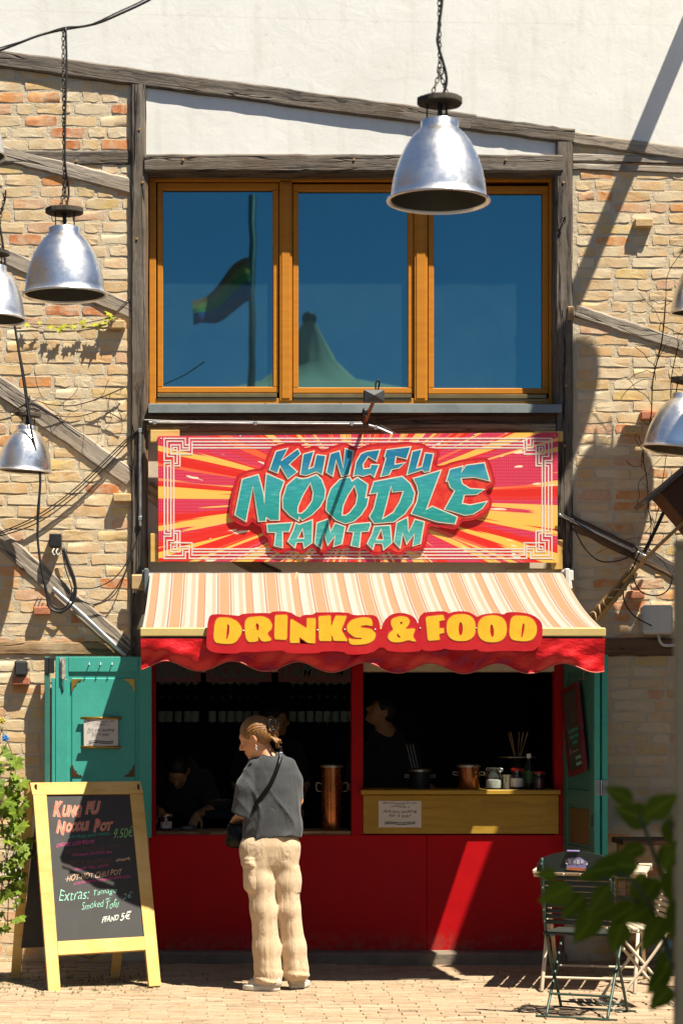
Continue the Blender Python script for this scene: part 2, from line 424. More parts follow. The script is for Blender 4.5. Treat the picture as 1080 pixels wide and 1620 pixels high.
def brick_mesh(i, L, Hh, D=.05):
    rg = random.Random(100+i); m = MB()
    o = [(-.5, -.5), (-.17, -.5), (.17, -.5), (.5, -.5), (.5, 0), (.5, .5), (.17, .5), (-.17, .5), (-.5, .5), (-.5, 0)]
    r = []
    for k, (x, z) in enumerate(o):
        cx = .965 if k in (0, 3, 5, 8) else 1.0
        cz = .93 if k in (0, 3, 5, 8) else 1.0
        r.append((x*L*cx+rg.uniform(-.007, .005), z*Hh*cz+rg.uniform(-.0065, .005)))
    n = len(r); dep = [rg.uniform(-.0035, .0035) for _ in r]
    v = [(x*1.03, .03, z*1.05) for x, z in r]+[(x, -.0002+d*.25, z) for (x, z), d in zip(r, dep)]+[(x*.985, -.0024+d*.5, z*.945) for (x, z), d in zip(r, dep)]
    v.append((rg.uniform(-.02, .02), -.0026, rg.uniform(-.006, .006)))
    f = [(k*n+a, k*n+(a+1) % n, (k+1)*n+(a+1) % n, (k+1)*n+a) for k in (0, 1) for a in range(n)]
    f += [(2*n+a, 2*n+(a+1) % n, 3*n) for a in range(n)]
    return m.add(v, f)
BR = {}
for kind, L in (('s', .222), ('h', .107)):
    BR[kind] = []
    for i in range(14 if kind == 's' else 8):
        q = brick_mesh(i+(50 if kind == 'h' else 0), L, .064)
        me = bpy.data.meshes.new('brick'); me.from_pydata(q.v, [], q.f); me.materials.append(BRICK)
        bm = bmesh.new(); bm.from_mesh(me); bmesh.ops.recalc_face_normals(bm, faces=bm.faces[:]); bm.to_mesh(me); bm.free()
        me.polygons.foreach_set('use_smooth', [True]*len(me.polygons)); me.set_sharp_from_angle(angle=R(38)); me.update()
        BR[kind].append((me, q))
nbr = 0; rest_L, rest_R = MB(), MB()
HID = [(76, 1045, 240, 1330), (60, 1250, 240, 1540), (890, 1060, 958, 1350), (900, 1030, 1080, 1540)]
slots = []
for side, (xa, xb, ya, yb, pitch) in enumerate(((-90, 206, 88, 1535, 18.75), (908, 1180, 232, 1535, 17.5))):
    yy = ya; row = 0; rg = random.Random(5+side)
    while yy < yb:
        x = xa-rg.uniform(0, 52)*(1 if side == 0 else .0)
        if side == 1: x = xa+rg.uniform(0, 8)
        hdr_next = rg.random() < .5
        while x < xb-8:
            kind = 'h' if (rg.random() < .30) else 's'
            w = (54.0 if kind == 's' else 26.0)*rg.uniform(.95, 1.05)
            sc = 1.0
            if x+w > xb: w = xb-x; sc = w/(53.5 if kind == 's' else 25.5)
            if x+w > xb-14 and side == 0 and x+w < xb: w = xb-x-2; sc = w/(53.5 if kind == 's' else 25.5)
            cx, cy = x+w/2, yy+pitch/2
            top = 92+.135*cx+14
            if cy > top and sc > .25:
                vis = -4 < cx < 1084 and not any(a < cx < c and b < cy < d for a, b, c, d in HID)
                slots.append((side, kind, cx, cy, sc, pitch/18.0, vis, rg.random()))
            x += w+rg.uniform(3.6, 5.6)
        yy += pitch; row += 1
# bricks that stick out of the wall (photo px centre, kind)
PROUD = [(185, 513), (193, 787), (1018, 352), (1001, 679), (1028, 657), (100, 378), (66, 966), (33, 1077), (1006, 941)]
vis_s = [s_ for s_ in slots if s_[6]]
slots.sort(key=lambda s_: (not s_[6], s_[7]))
proud_red = {(66, 966), (33, 1077), (1006, 941), (1028, 657)}
for side, kind, cx, cy, sc, hs, vis, rr in slots:
    p = W(cx, cy, WALL); me, q = random.choice(BR[kind])
    par = panelL if side == 0 else panelR
    S = Vector((sc*random.uniform(.97, 1.03), random.uniform(.8, 1.5), hs*random.uniform(.93, 1.04)))
    rot = (random.uniform(-.02, .02), random.uniform(-.025, .025), random.uniform(-.02, .02))
    if vis and nbr < 291:
        o = bpy.data.objects.new('brick', me); C.objects.link(o); o.parent = par
        o.location = p-wloc(par); o.scale = S; o.rotation_euler = rot; nbr += 1
    else:
        M = Matrix.Translation(p) @ Euler(rot).to_matrix().to_4x4() @ Matrix.Diagonal((*S, 1))
        (rest_L if side == 0 else rest_R).add([M @ Vector(u) for u in q.v], q.f)
for par, rr in ((panelL, rest_L), (panelR, rest_R)):
    tag(rr.build('brick_field', BRICK, par), kind='stuff')
REDBRICK = pm('red_brick', (.42, .17, .085), (.33, .12, .06), 14, .9, .5, 60, .006, rnd=True)
OCHREBRICK = pm('ochre_brick', (.48, .34, .16), (.40, .25, .11), 14, .9, .5, 60, .006, rnd=True)
for (cx, cy) in PROUD:
    c = W(cx, cy, WALL-.06); m = MB()
    hw, hh = random.uniform(.052, .062), .027
    m.cbox(c.x-hw, c.x+hw, WALL-.062, WALL+.02, c.z-hh, c.z+hh, .006)
    o = m.build('projecting_brick', REDBRICK if (cx, cy) in proud_red else OCHREBRICK, panelL if cx < 500 else panelR)

def beam(name, a, b, wpx, yf, depth, mat, parent=bld, seg=14, jit=.0035, taper=1.0):
    a3 = W(a[0], a[1], yf); b3 = W(b[0], b[1], yf); d = b3-a3; L = d.length; w = wpx*yf/F; rg = random.Random(int(a[0]*7+a[1]*3))
    ang = math.atan2(d.z, d.x); m = MB(); n = 8; c = min(.012, w*.15); vs_ = []
    wob = [rg.uniform(-1, 1) for _ in range(seg+1)]; wob2 = [rg.uniform(-1, 1) for _ in range(seg+1)]
    for i in range(seg+1):
        x = L*i/seg; ww = w*lerp(1, taper, i/seg)
        zt = ww/2+jit*wob[i]; zb = -ww/2+jit*wob2[i]; j2 = rg.uniform(-1, 1)*jit*.5
        vs_ += [(x, j2, zb+c), (x, j2, zt-c), (x, c+j2, zt), (x, depth-c, zt), (x, depth, zt-c), (x, depth, zb+c), (x, depth-c, zb), (x, c+j2, zb)]
    fs = [(i*n+k, i*n+(k+1) % n, (i+1)*n+(k+1) % n, (i+1)*n+k) for i in range(seg) for k in range(n)]+[tuple(range(n)), tuple(seg*n+k for k in range(n))]
    m.add(vs_, fs)
    me = bpy.data.meshes.new(name); me.from_pydata(m.v, [], m.f); me.materials.append(mat)
    bm = bmesh.new(); bm.from_mesh(me); bmesh.ops.recalc_face_normals(bm, faces=bm.faces[:]); bm.to_mesh(me); bm.free(); me.update()
    o = bpy.data.objects.new(name, me); C.objects.link(o); o.parent = parent; o.location = a3-wloc(parent); o.rotation_euler = (0, -ang, 0)
    return o
beam('rafter_beam', (-60, 84), (752, 193), 27, 14.268, .2, OAK, seg=30)
beam('rafter_beam', (745, 194), (908, 215), 24, 14.268, .2, OAK)
beam('rafter_beam', (906, 217), (1160, 254), 21, 14.272, .2, OAKP)
beam('timber_post', (219, 133), (219, 1045), 24, 14.262, .3, OAK, seg=36)
beam('timber_post', (237-8, 270), (237-8, 905), 10, 14.275, .25, OAKD, seg=20)
beam('timber_post', (892, 224), (892, 1045), 27, 14.262, .3, OAK, seg=36)
beam('lintel_beam', (229, 257), (890, 258), 28, 14.248, .3, OAK, seg=30)
beam('rail_beam', (-60, 250), (206, 249), 24, 14.288, .2, OAK)
beam('brace', (-60, 226), (214, 296), 25, 14.282, .2, OAKP, seg=20)
beam('brace', (-60, 376), (211, 493), 25, 14.284, .2, OAKP, seg=20)
beam('brace', (-60, 568), (207, 757), 30, 14.282, .2, OAKP, seg=20)
beam('brace', (232, 772), (262, 793), 28, 14.282, .2, OAKB, seg=6)
beam('brace', (-60, 800), (204, 1030), 30, 14.282, .2, OAKP, seg=20)
beam('rail_beam', (-60, 1025), (206, 1026), 22, 14.286, .2, OAKB, seg=20)
beam('rail_beam', (906, 249), (1160, 256), 13, 14.284, .2, OAKP)
beam('rail_beam', (906, 263), (1160, 271), 11, 14.287, .2, OAKP)
beam('brace', (911, 491), (1160, 573), 21, 14.283, .2, OAKP, seg=20)
beam('brace', (896, 822), (1160, 950), 22, 14.284, .2, OAKD, seg=20)
beam('rail_beam', (905, 1023), (1160, 1024), 28, 14.275, .2, OAKD, seg=16)
beam('rail_beam', (232, 664), (888, 664), 18, 14.285, .2, OAKD, seg=20)
beam('rail_beam', (232, 676), (888, 676), 12, 14.272, .2, OAKB, seg=20)
beam('brace', (372, 880), (440, 914), 24, 14.30, .2, OAKD, seg=6)
beam('mounting_board', (209, 921), (299, 921), 26, 14.205, .02, PINE, seg=4, jit=.001)
beam('mounting_board', (800, 906), (905, 906), 14, 14.215, .02, PINE, seg=4, jit=.001)
m = MB().box(X_(897, 14.21), X_(909, 14.21), 14.205, 14.225, Z_(950, 14.21), Z_(912, 14.21)); m.build('mounting_board', PINE, bld)
for px, py in ((221, 204), (226, 288), (217, 377), (891, 288), (895, 610), (893, 705), (121, 254), (290, 252), (560, 252), (800, 252)):   # end grain pegs in the timbers
    c = W(px, py, 14.255 if px > 200 and py < 700 and not 230 < px < 870 else (14.24 if px > 230 else 14.28)); m = MB(); m.tube([c+Vector((0, .05, 0)), c], [.010, .0085], 10); m.build('wooden_peg', pm('peg_end', (.40, .24, .08), (.22, .12, .04), 60, .7), bld)

# ------------------------------------------------------------ first-floor window
YF = 14.435
def pbox(m, x0, y0, x1, y1, yf, dep, c=.004):
    return m.cbox(X_(x0, yf), X_(x1, yf), yf, yf+dep, Z_(y1, yf), Z_(y0, yf), c)
m = MB()
pbox(m, 236, 268, 880, 287, YF, .10); pbox(m, 236, 287, 247, 640, YF, .10); pbox(m, 868, 287, 884, 640, YF, .10); pbox(m, 247, 630, 868, 641, YF, .10)
win = m.build('window', STAIN, bld)
def pane_set(a, b, top, bot):
    s = MB()
    pbox(s, a, top-11, b, top, YF+.012, .07); pbox(s, a, bot, b, bot+9, YF+.012, .07)
    pbox(s, a, top, a+9, bot, YF+.012, .07); pbox(s, b-9, top, b, bot, YF+.012, .07)
    so = s.build('sash', STAIN, win)
    g = MB().box(X_(a+7, YF+.06), X_(b-7, YF+.06), YF+.05, YF+.056, Z_(bot+3, YF+.06), Z_(top-3, YF+.06)); g.build('pane', PANE, win)
    d = MB(); pbox(d, a, bot+10, b-3, bot+16, YF-.012, .03, .002); pbox(d, a, bot+17, b-3, bot+21, YF-.004, .02, .002); d.build('drip_rail', BRONZE, win)
    k = MB(); pbox(k, a+8.2, top-1.6, b-8.2, top, YF+.046, .01, .001); pbox(k, a+8.2, bot, b-8.2, bot+1.8, YF+.046, .01, .001); pbox(k, b-10.2, top, b-8.4, bot, YF+.046, .01, .001)
    k.build('glazing_bead', pm('pale_bead', (.46, .36, .20), None, 6, .5), win)
pane_set(249, 441, 300, 612); pane_set(463, 654, 302, 613); pane_set(677, 867, 305, 614)
for a, b in ((442, 462), (655, 676)):
    m = MB(); pbox(m, a, 287, b, 634, YF-.008, .08); pbox(m, a+3.5, 290, b-3.5, 630, YF-.014, .02, .002); m.build('mullion', STAIN, win)
m = MB()
prof = [(14.45, .010), (14.225, -.030), (14.22, -.085), (14.225, -.085), (14.23, -.04), (14.45, -.008)]
x0, x1 = X_(235, 14.2), X_(889, 14.2); zt = Z_(640, 14.435)
m.add([(x, p, zt+q) for x in (x0, x1) for p, q in prof], [tuple(range(6)), tuple(range(6, 12))[::-1]]+[(i, (i+1) % 6, 6+(i+1) % 6, 6+i) for i in range(6)])
sill = m.build('window_sill', GREYM, bld)
m = MB()
for px in (300, 420, 539, 671, 803, 860):
    c = W(px, 641, 14.38); m.ell((c.x, 14.395, zt+.001), .006, 8, 5)
m.build('screw', BLACKP, sill)
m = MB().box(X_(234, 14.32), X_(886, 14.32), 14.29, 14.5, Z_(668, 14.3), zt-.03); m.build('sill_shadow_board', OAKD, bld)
m = MB().box(X_(232, 14.5), X_(890, 14.5), 14.55, 14.57, Z_(650, 14.5), Z_(262, 14.5)); m.build('dark_window_backing', pm('window_backing_shade', (.012, .012, .013)), bld)  # dark sheet in place of the unlit room, closes the gaps to light
# hook ring on right post
rc = W(890, 349, 14.245); m = MB(); m.tube([rc+Vector((.018*math.cos(a)*.8, -.01, .022*math.sin(a))) for a in np.linspace(0, 2*math.pi, 15)], .004, 6); m.tube([rc+Vector((0.012, .02, .02)), rc+Vector((.012, -.02, .02))], .006, 6)
m.build('hook_ring', IRON, bld)
# weathered pipe end under the right brace
c = W(903, 494, 14.23); m = MB().cbox(c.x-.022, c.x+.022, 14.25, 14.3, c.z-.045, c.z+.045, .006); m.build('tenon_block', OAKB, bld)
# ------------------------------------------------------------ kiosk hatch (part of the building)
YK = 14.28
for a_, b_ in ((236, 455.4), (456, 674.4), (675, 892)):
    m = MB(); pbox(m, a_, 1321, b_, 1519, YK, .06, .002); hatch = m.build('counter_front', REDW, bld)
m = MB(); pbox(m, 239, 1040, 246.5, 1321, YK-.004, .12, .003); m.build('hatch_jamb', RED, bld)
m = MB(); pbox(m, 556, 1040, 574.5, 1321, YK-.004, .12, .003); m.build('hatch_post', RED, bld)
m = MB(); pbox(m, 877.5, 1040, 890, 1321, YK-.004, .12, .003); m.build('hatch_jamb', RED, bld)
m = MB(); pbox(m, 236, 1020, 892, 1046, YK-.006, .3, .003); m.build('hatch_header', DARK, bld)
YB = 14.262
YBOARD = wood('yellow_counter_board', (.40, .245, .028), (.27, .155, .016), (.34, .20, .022), rough=.55, bump=.15, bdist=.002)
m = MB(); pbox(m, 574.5, 1258, 883, 1319, YB, .018, .002); m.build('counter_board', YBOARD, bld)
m = MB(); m.cbox(X_(571, 14.2), X_(886, 14.2), 14.19, 14.66, Z_(1257, 14.19), Z_(1257, 14.19)+.03, .004); m.build('counter_ledge', YBOARD, bld)
ZC = Z_(1257, 14.19)+.03
m = MB(); m.cbox(X_(246.8, 14.3), X_(555.5, 14.3), 14.30, 14.70, Z_(1322, 14.3), Z_(1322, 14.3)+.03, .004); m.build('counter_ledge', OAKB, bld)
ZL = Z_(1322, 14.3)+.03
STONE = pm('plinth_stone', (.20, .16, .115), (.12, .095, .07), 6, .9, .5, 40, .008)
m = MB(); m.cbox(X_(238, 14.2), X_(893, 14.2), 14.10, 14.40, -.02, .075, .01); m.build('plinth', STONE, bld)
# dark room behind the hatch
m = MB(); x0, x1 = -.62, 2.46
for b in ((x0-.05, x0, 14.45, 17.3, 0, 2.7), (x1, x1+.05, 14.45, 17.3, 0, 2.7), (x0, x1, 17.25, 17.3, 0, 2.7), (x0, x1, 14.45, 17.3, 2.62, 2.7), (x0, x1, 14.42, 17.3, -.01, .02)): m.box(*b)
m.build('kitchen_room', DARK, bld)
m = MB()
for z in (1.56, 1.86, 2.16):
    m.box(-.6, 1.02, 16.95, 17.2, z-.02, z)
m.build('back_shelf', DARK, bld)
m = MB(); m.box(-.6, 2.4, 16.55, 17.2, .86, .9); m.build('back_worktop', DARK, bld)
# header boards with lettering half hidden behind the valance
GREENL = pm('green_lettering', (.012, .045, .035), None, 6, .6)
def text_mesh(body, size=1.0, shear=0.0, weight=0.0, align='LEFT', spacing=1.0, res=3):
    cu = bpy.data.curves.new('tx', 'FONT'); cu.body = body; cu.size = size; cu.shear = shear; cu.offset = weight; cu.align_x = align
    cu.resolution_u = res; cu.space_character = spacing; cu.fill_mode = 'FRONT'
    ob = bpy.data.objects.new('tx', cu); C.objects.link(ob)
    dg = bpy.context.evaluated_depsgraph_get(); dg.update()
    me = bpy.data.meshes.new_from_object(ob.evaluated_get(dg))
    v = [tuple(q.co) for q in me.vertices]; f = [tuple(p.vertices) for p in me.polygons]
    bpy.data.objects.remove(ob); bpy.data.curves.remove(cu); bpy.data.meshes.remove(me)
    return v, f
def text_fit(body, w=None, h=None, **kw):
    """text as vertices in (x, z), origin at lower left, scaled to w and/or h"""
    v, f = text_mesh(body, **kw)
    xs = [p[0] for p in v]; ys = [p[1] for p in v]; x0, x1, y0, y1 = min(xs), max(xs), min(ys), max(ys)
    sx = w/(x1-x0) if w else None; sy = h/(y1-y0) if h else None
    sx = sx or sy; sy = sy or sx
    return [((p[0]-x0)*sx, (p[1]-y0)*sy) for p in v], f
for (a, b, tx) in ((246, 318, 'KUNGFU'), (326, 430, 'NOODLE'), (440, 555, 'TAMTAM')):
    m = MB(); pbox(m, a, 1036, b, 1079, 14.27, .012, .002); hb = m.build('header_board', pm('dark_red_board', (.055, .006, .006), None, 4, .5), bld)
    tv, tf = text_fit(tx, w=X_(b-6, 14.27)-X_(a+6, 14.27), h=.09, shear=.25, weight=.02)
    x0 = X_(a+6, 14.27); z0 = Z_(1072, 14.27)
    MB().add([(x0+p[0], 14.266, z0+p[1]) for p in tv], tf).build('lettering', GREENL, hb)

# ------------------------------------------------------------ shutters
def place_local(o, parent, loc=(0, 0, 0), rot=(0, 0, 0)):
    o.parent = parent; o.location = loc; o.rotation_euler = rot; return o
def lbuild(m, name, mat, parent, smooth=False, **kw):
    o = m.build(name, mat, None, smooth, loc=(0, 0, 0), **kw); o.parent = parent; return o
HW, HHT = .635, 1.20          # leaf width and height; local x along the leaf, y = 0 the face towards the viewer, z up
def leaf(mat, matp, ornate):
    m = MB()
    m.cbox(0, HW, .012, .04, 0, HHT, .003)
    m.cbox(0, .085, 0, .03, 0, HHT, .003); m.cbox(HW-.085, HW, 0, .03, 0, HHT, .003)
    m.cbox(.086, HW-.086, .001, .03, HHT-.10, HHT, .003); m.cbox(.086, HW-.086, .001, .03, 0, .09, .003)
    if not ornate: m.cbox(.086, HW-.086, .001, .03, .36, .46, .003)
    me_o = m.build('shutter', mat, None, loc=(0, 0, 0))
    p = MB()
    if ornate:
        p.cbox(.105, HW-.105, .006, .02, .12, HHT-.14, .006)
        lbuild(p, 'shutter_panel', matp, me_o)
    else:
        p.cbox(.105, HW-.105, .007, .02, .11, .34, .006); lbuild(p, 'shutter_panel', matp, me_o)
        p2 = MB().cbox(.105, HW-.105, .007, .02, .48, HHT-.12, .006); lbuild(p2, 'shutter_panel', mat, me_o)
    return me_o
zb = Z_(1325, 14.2); yl = 14.19
HHT = Z_(1039, yl)-zb
shL = leaf(TEAL, TEAL, True); shL.parent = bld; shL.location = Vector((X_(88, yl), yl, zb))-wloc(bld); shL['label'] = 'turquoise shutter folded flat against the brick wall'
xL = X_(88, yl)
def lx(px): return X_(px, yl)-xL
def lz(py): return Z_(py, yl)-zb
m = MB()
for px in (142, 160, 178, 199, 218): 
    x, z = lx(px), lz(1051)
    m.tube([(x, 0, z+.01), (x, -.022, z+.008), (x, -.03, z-.004), (x, -.022, z-.012)], .0035, 6)
lbuild(m, 'coat_hook', STEEL, shL)
m = MB(); m.cbox(lx(95), lx(104), -.006, 0.0, lz(1072), lz(1041), .001); m.tube([(lx(99.5), -.014, lz(1043)), (lx(99.5), -.014, lz(1074))], .007, 8)
m.tube([(lx(99.5), -.014, lz(1073)), (lx(107), -.03, lz(1076))], .004, 6); lbuild(m, 'bolt_latch', pm('worn_white_metal', (.55, .53, .46), (.20, .17, .13), 40, .5, metal=.3), shL)
m = MB(); m.cbox(lx(98), lx(101.5), -.002, .004, lz(1094), lz(1073), .001); lbuild(m, 'latch_slot', TEALD, shL)
def corner_orn(sx, sz):
    pts = [(0, 0), (.072, 0), (.058, -.016), (.048, -.010), (.042, -.024), (.034, -.020), (.034, -.040), (.018, -.042), (.022, -.052), (.010, -.056), (.014, -.066), (0, -.085)]
    return [(p[0]*sx, p[1]*sz) for p in pts]
for sx, px in ((1, 113.5), (-1, 213)):
    for sz, py in ((1, 1074), (-1, 1229)):
        m = MB(); m.prism([(lx(px)+a, lz(py)+b) for a, b in corner_orn(sx, sz)], .0015, .0075); lbuild(m, 'corner_ornament', GOLD if sz > 0 else pm('dark_brass', (.12, .06, .02), None, 20, .45, metal=.7), shL)
# narrow second leaf folded behind, seen along its edge
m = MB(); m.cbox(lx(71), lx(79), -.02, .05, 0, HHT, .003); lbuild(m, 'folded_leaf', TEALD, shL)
m = MB(); m.cbox(lx(82), lx(87.5), .004, .05, 0, HHT-.14, .003); lbuild(m, 'folded_leaf', TEAL, shL)
m = MB(); m.cbox(lx(71), lx(78.2), -.026, -.02, lz(1065), lz(1041), .001); m.cbox(lx(79.5), lx(86.5), -.010, -.003, lz(1065), lz(1041), .001); m.tube([(lx(78.9), -.026, lz(1065)), (lx(78.9), -.026, lz(1040))], .0045, 6)
lbuild(m, 'hinge', pm('dark_hinge', (.045, .045, .042), None, 30, .5, metal=.5), shL)
# right shutter: hinged at the right jamb, swung out into the court
hx, hy = X_(890, 14.27), 14.268
zb2 = Z_(1362, 13.9)
HHT = 2.02-zb2
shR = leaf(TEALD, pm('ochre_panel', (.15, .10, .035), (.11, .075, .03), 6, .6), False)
shR.parent = bld; shR.location = Vector((hx, hy, zb2))-wloc(bld); shR['label'] = 'faded green shutter swung open beside the yellow counter'
ang = math.atan2(-.628, .092); shR.rotation_euler = (0, 0, ang)
# local +y of the leaf must point away from the opening
m = MB(); m.cbox(HW+.001, HW+.02, .002, .038, 0, HHT, .003); lbuild(m, 'shutter_edge', TEAL, shR)
m = MB(); m.cbox(HW-.01, HW+.02, .052, .088, 0, HHT, .003); m.cbox(.03, HW-.01, .052, .085, 0, HHT, .003); lbuild(m, 'folded_leaf', TEAL, shR)
zh = Z_(1246, 13.65)-zb2
m = MB(); m.cbox(HW+.0205, HW+.024, .004, .036, zh-.05, zh+.05, .001); m.cbox(HW+.0205, HW+.024, .053, .087, zh-.05, zh+.05, .001); m.tube([(HW+.024, .045, zh-.05), (HW+.024, .045, zh+.05)], .006, 8); lbuild(m, 'hinge', STEEL, shR)
m = MB(); zk = Z_(1062, 13.75)-zb2; m.tube([(.53, 0, zk), (.53, -.03, zk), (.53, -.03, zk-.05), (.44, -.03, zk-.05)], .0035, 6); lbuild(m, 'hook', GOLD, shR)
m = MB(); m.cbox(HW-.03, HW-.012, -.004, .001, zh-.25, zh-.17, .002); lbuild(m, 'handle', BLACKP, shR)
# ------------------------------------------------------------ painted shop sign
YS = 14.15
def sign_mat():
    t = NT('sunburst_print'); tc = t.n('ShaderNodeTexCoord'); sp = t.n('ShaderNodeSeparateXYZ'); t.l(tc.outputs['Object'], sp.inputs[0])
    x, z = sp.outputs[0], sp.outputs[2]
    a = t.math('ARCTAN2', z, x)
    r = t.math('SQRT', t.math('ADD', t.math('MULTIPLY', x, x), t.math('MULTIPLY', z, z)))
    def polar(k, rk, sd):
        cb = t.n('ShaderNodeCombineXYZ'); t.l(t.math('MULTIPLY', t.math('COSINE', a), k), cb.inputs[0]); t.l(t.math('MULTIPLY', t.math('SINE', a), k), cb.inputs[1])
        t.l(t.math('ADD', t.math('MULTIPLY', r, rk), sd), cb.inputs[2]); return cb.outputs[0]
    n1 = t.noise(polar(6.0, .12, 1.7), 1.8, 2, .5); n2 = t.noise(polar(12, .35, 5.2), 1.5, 2, .5); n3 = t.noise(polar(26, .6, 9.1), 1.0, 2, .5)
    col = t.mix(t.ramp(n1, [(.47, 0), (.485, 1)]), (.58, .016, .008), (.50, .018, .055))
    ye = t.ramp(n2, [(.545, 0), (.56, 1)]); col = t.mix(ye, col, (.78, .42, .07))
    col = t.mix(t.ramp(n3, [(.63, 0), (.65, 1)]), col, (.72, .10, .03))
    wh = t.noise(polar(16, 3.5, 3.3), 1.2, 2, .5); col = t.mix(t.ramp(wh, [(.69, 0), (.705, .85)]), col, (.80, .72, .50))
    # fine printed raster
    st = t.n('ShaderNodeMath', operation='SINE'); t.l(t.math('MULTIPLY', x, 520.0), st.inputs[0])
    s2 = t.n('ShaderNodeMath', operation='SINE'); t.l(t.math('MULTIPLY', z, 300.0), s2.inputs[0])
    ras = t.math('MULTIPLY', t.math('GREATER_THAN', st.outputs[0], .2), t.math('GREATER_THAN', s2.outputs[0], -.5))
    pk = t.ramp(n1, [(.40, 0), (.5, .20)]); col = t.mix(t.math('MULTIPLY', ras, pk), col, (.74, .30, .36))
    v = t.coords(); sc = t.noise(v, 9, 6, .8); col = t.mix(t.ramp(sc, [(.70, 0), (.74, .5)]), col, (.75, .62, .52))
    t.setp(Base_Color=col, Roughness=.5); t.p.inputs['Specular IOR Level'].default_value = .3
    t.l(t.bump(t.noise(v, 40, 3), .06, .002), t.p.inputs['Normal']); return t.m
def letter_mat():
    t = NT('teal_letter_paint'); v = t.coords(); sp = t.n('ShaderNodeSeparateXYZ'); t.l(v, sp.inputs[0])
    st = t.n('ShaderNodeMapping'); st.inputs['Scale'].default_value = (10, 1, 70); t.l(v, st.inputs[0])
    ln = t.noise(st.outputs[0], 1.0, 5, .7); n1 = t.noise(v, 14, 4, .6)
    g = t.n('ShaderNodeMapRange'); g.inputs[1].default_value = -.40; g.inputs[2].default_value = .40; t.l(sp.outputs[2], g.inputs[0])
    base = t.ramp(g.outputs[0], [(0, (.07, .40, .34)), (.18, (.09, .40, .36)), (.32, (.015, .25, .21)), (.55, (.03, .30, .30)), (.68, (.05, .30, .36)), (.78, (.008, .14, .30)), (1, (.005, .10, .28))])
    col = t.mix(t.ramp(ln, [(.35, .75), (.6, 0)]), base, (.008, .20, .20))
    col = t.mix(t.ramp(ln, [(.55, 0), (.75, .35)]), col, (.25, .50, .45))
    col = t.mix(t.ramp(n1, [(.62, 0), (.70, .6)]), col, (.01, .22, .16))
    t.setp(Base_Color=col, Roughness=.45); t.p.inputs['Specular IOR Level'].default_value = .3; return t.m
SBC = W(566, 788, YS)
sign = thing('shop_sign', 'long red sunburst shop sign with teal lettering under the window', 'sign', (SBC.x, YS, SBC.z))
m = MB(); m.prism(P2([(250, 690), (882, 684), (881, 890), (251, 888)], YS), YS, YS+.02)
m.build('sign_board', sign_mat(), sign)
for (a, b, c, d) in ((238, 680, 284, 699), (845, 682, 890, 698), (238, 844, 258, 889), (872, 854, 889.5, 901)):
    q = MB(); pbox(q, a, b, c, d, YS+.022, .045, .003); q.build('batten', YELW, sign)
SC1 = 7.714
def cpts(org, pts, s=SC1, top=690): return [(org+u/s, top+v/s) for u, v in pts]
out = (cpts(360, [(550, 125), (640, 95), (760, 85), (890, 90), (925, 130)]) +
       cpts(470, [(100, 145), (200, 120), (250, 130), (300, 165), (360, 160), (400, 125), (520, 95), (560, 75), (610, 88), (690, 130), (740, 150), (830, 115)]) +
       cpts(580, [(0, 100), (250, 85), (480, 65), (570, 75), (700, 90), (750, 140), (850, 150), (890, 195), (885, 250), (832, 335), (870, 360)]) +
       cpts(660, [(330, 350), (400, 320), (560, 280), (720, 265), (840, 262), (880, 300), (910, 400), (940, 500), (950, 570), (930, 610), (860, 640), (830, 690), (870, 720), (915, 780), (900, 870), (850, 940), (760, 1000), (640, 1035), (540, 1040), (510, 1110), (440, 1145), (330, 1120), (150, 1085), (130, 1200), (115, 1300), (75, 1375), (20, 1400)]) +
       cpts(580, [(560, 1410), (490, 1385), (440, 1440), (390, 1455), (330, 1440), (260, 1400), (180, 1440), (110, 1455), (50, 1440)]) +
       cpts(470, [(860, 1400), (820, 1375), (760, 1400), (680, 1390), (600, 1360), (540, 1380), (440, 1370), (370, 1390), (330, 1450), (280, 1460), (230, 1400), (170, 1350), (110, 1405), (70, 1440)]) +
       cpts(360, [(860, 1410), (750, 1395), (650, 1430), (530, 1385), (500, 1340), (500, 1250), (430, 1200), (410, 1110), (340, 1075), (300, 1035), (250, 1105), (180, 1095), (60, 1030), (20, 980), (20, 870), (60, 640), (110, 490), (170, 440), (280, 405), (430, 390), (470, 260), (520, 150)]))
REDCUT = pm('red_cutout_paint', (.60, .040, .018), (.52, .012, .010), 26, .5, .08, 60, .002, lo=.42, hi=.56)
REDEDGE = pm('red_edge_paint', (.44, .006, .010), (.36, .005, .008), 12, .5, .08, 60, .002)
yc = YS-.018
o_in = offset_poly(out, -4.2)
m = MB(); m.prism(P2(round_poly(out, 1), yc), yc, yc+.012); cut = m.build('lettering_backboard', REDEDGE, sign)
m = MB(); m.prism(P2(round_poly(o_in, 1), yc), yc-.0012, yc-.0002); m.build('backboard_face', REDCUT, cut)
CREAMP = pm('cream_outline_paint', (.66, .60, .46), (.58, .52, .40), 14, .5, .04)
BROWNP = pm('brown_shadow_paint', (.12, .05, .03), None, 14, .5, .04)
TEALL = letter_mat()
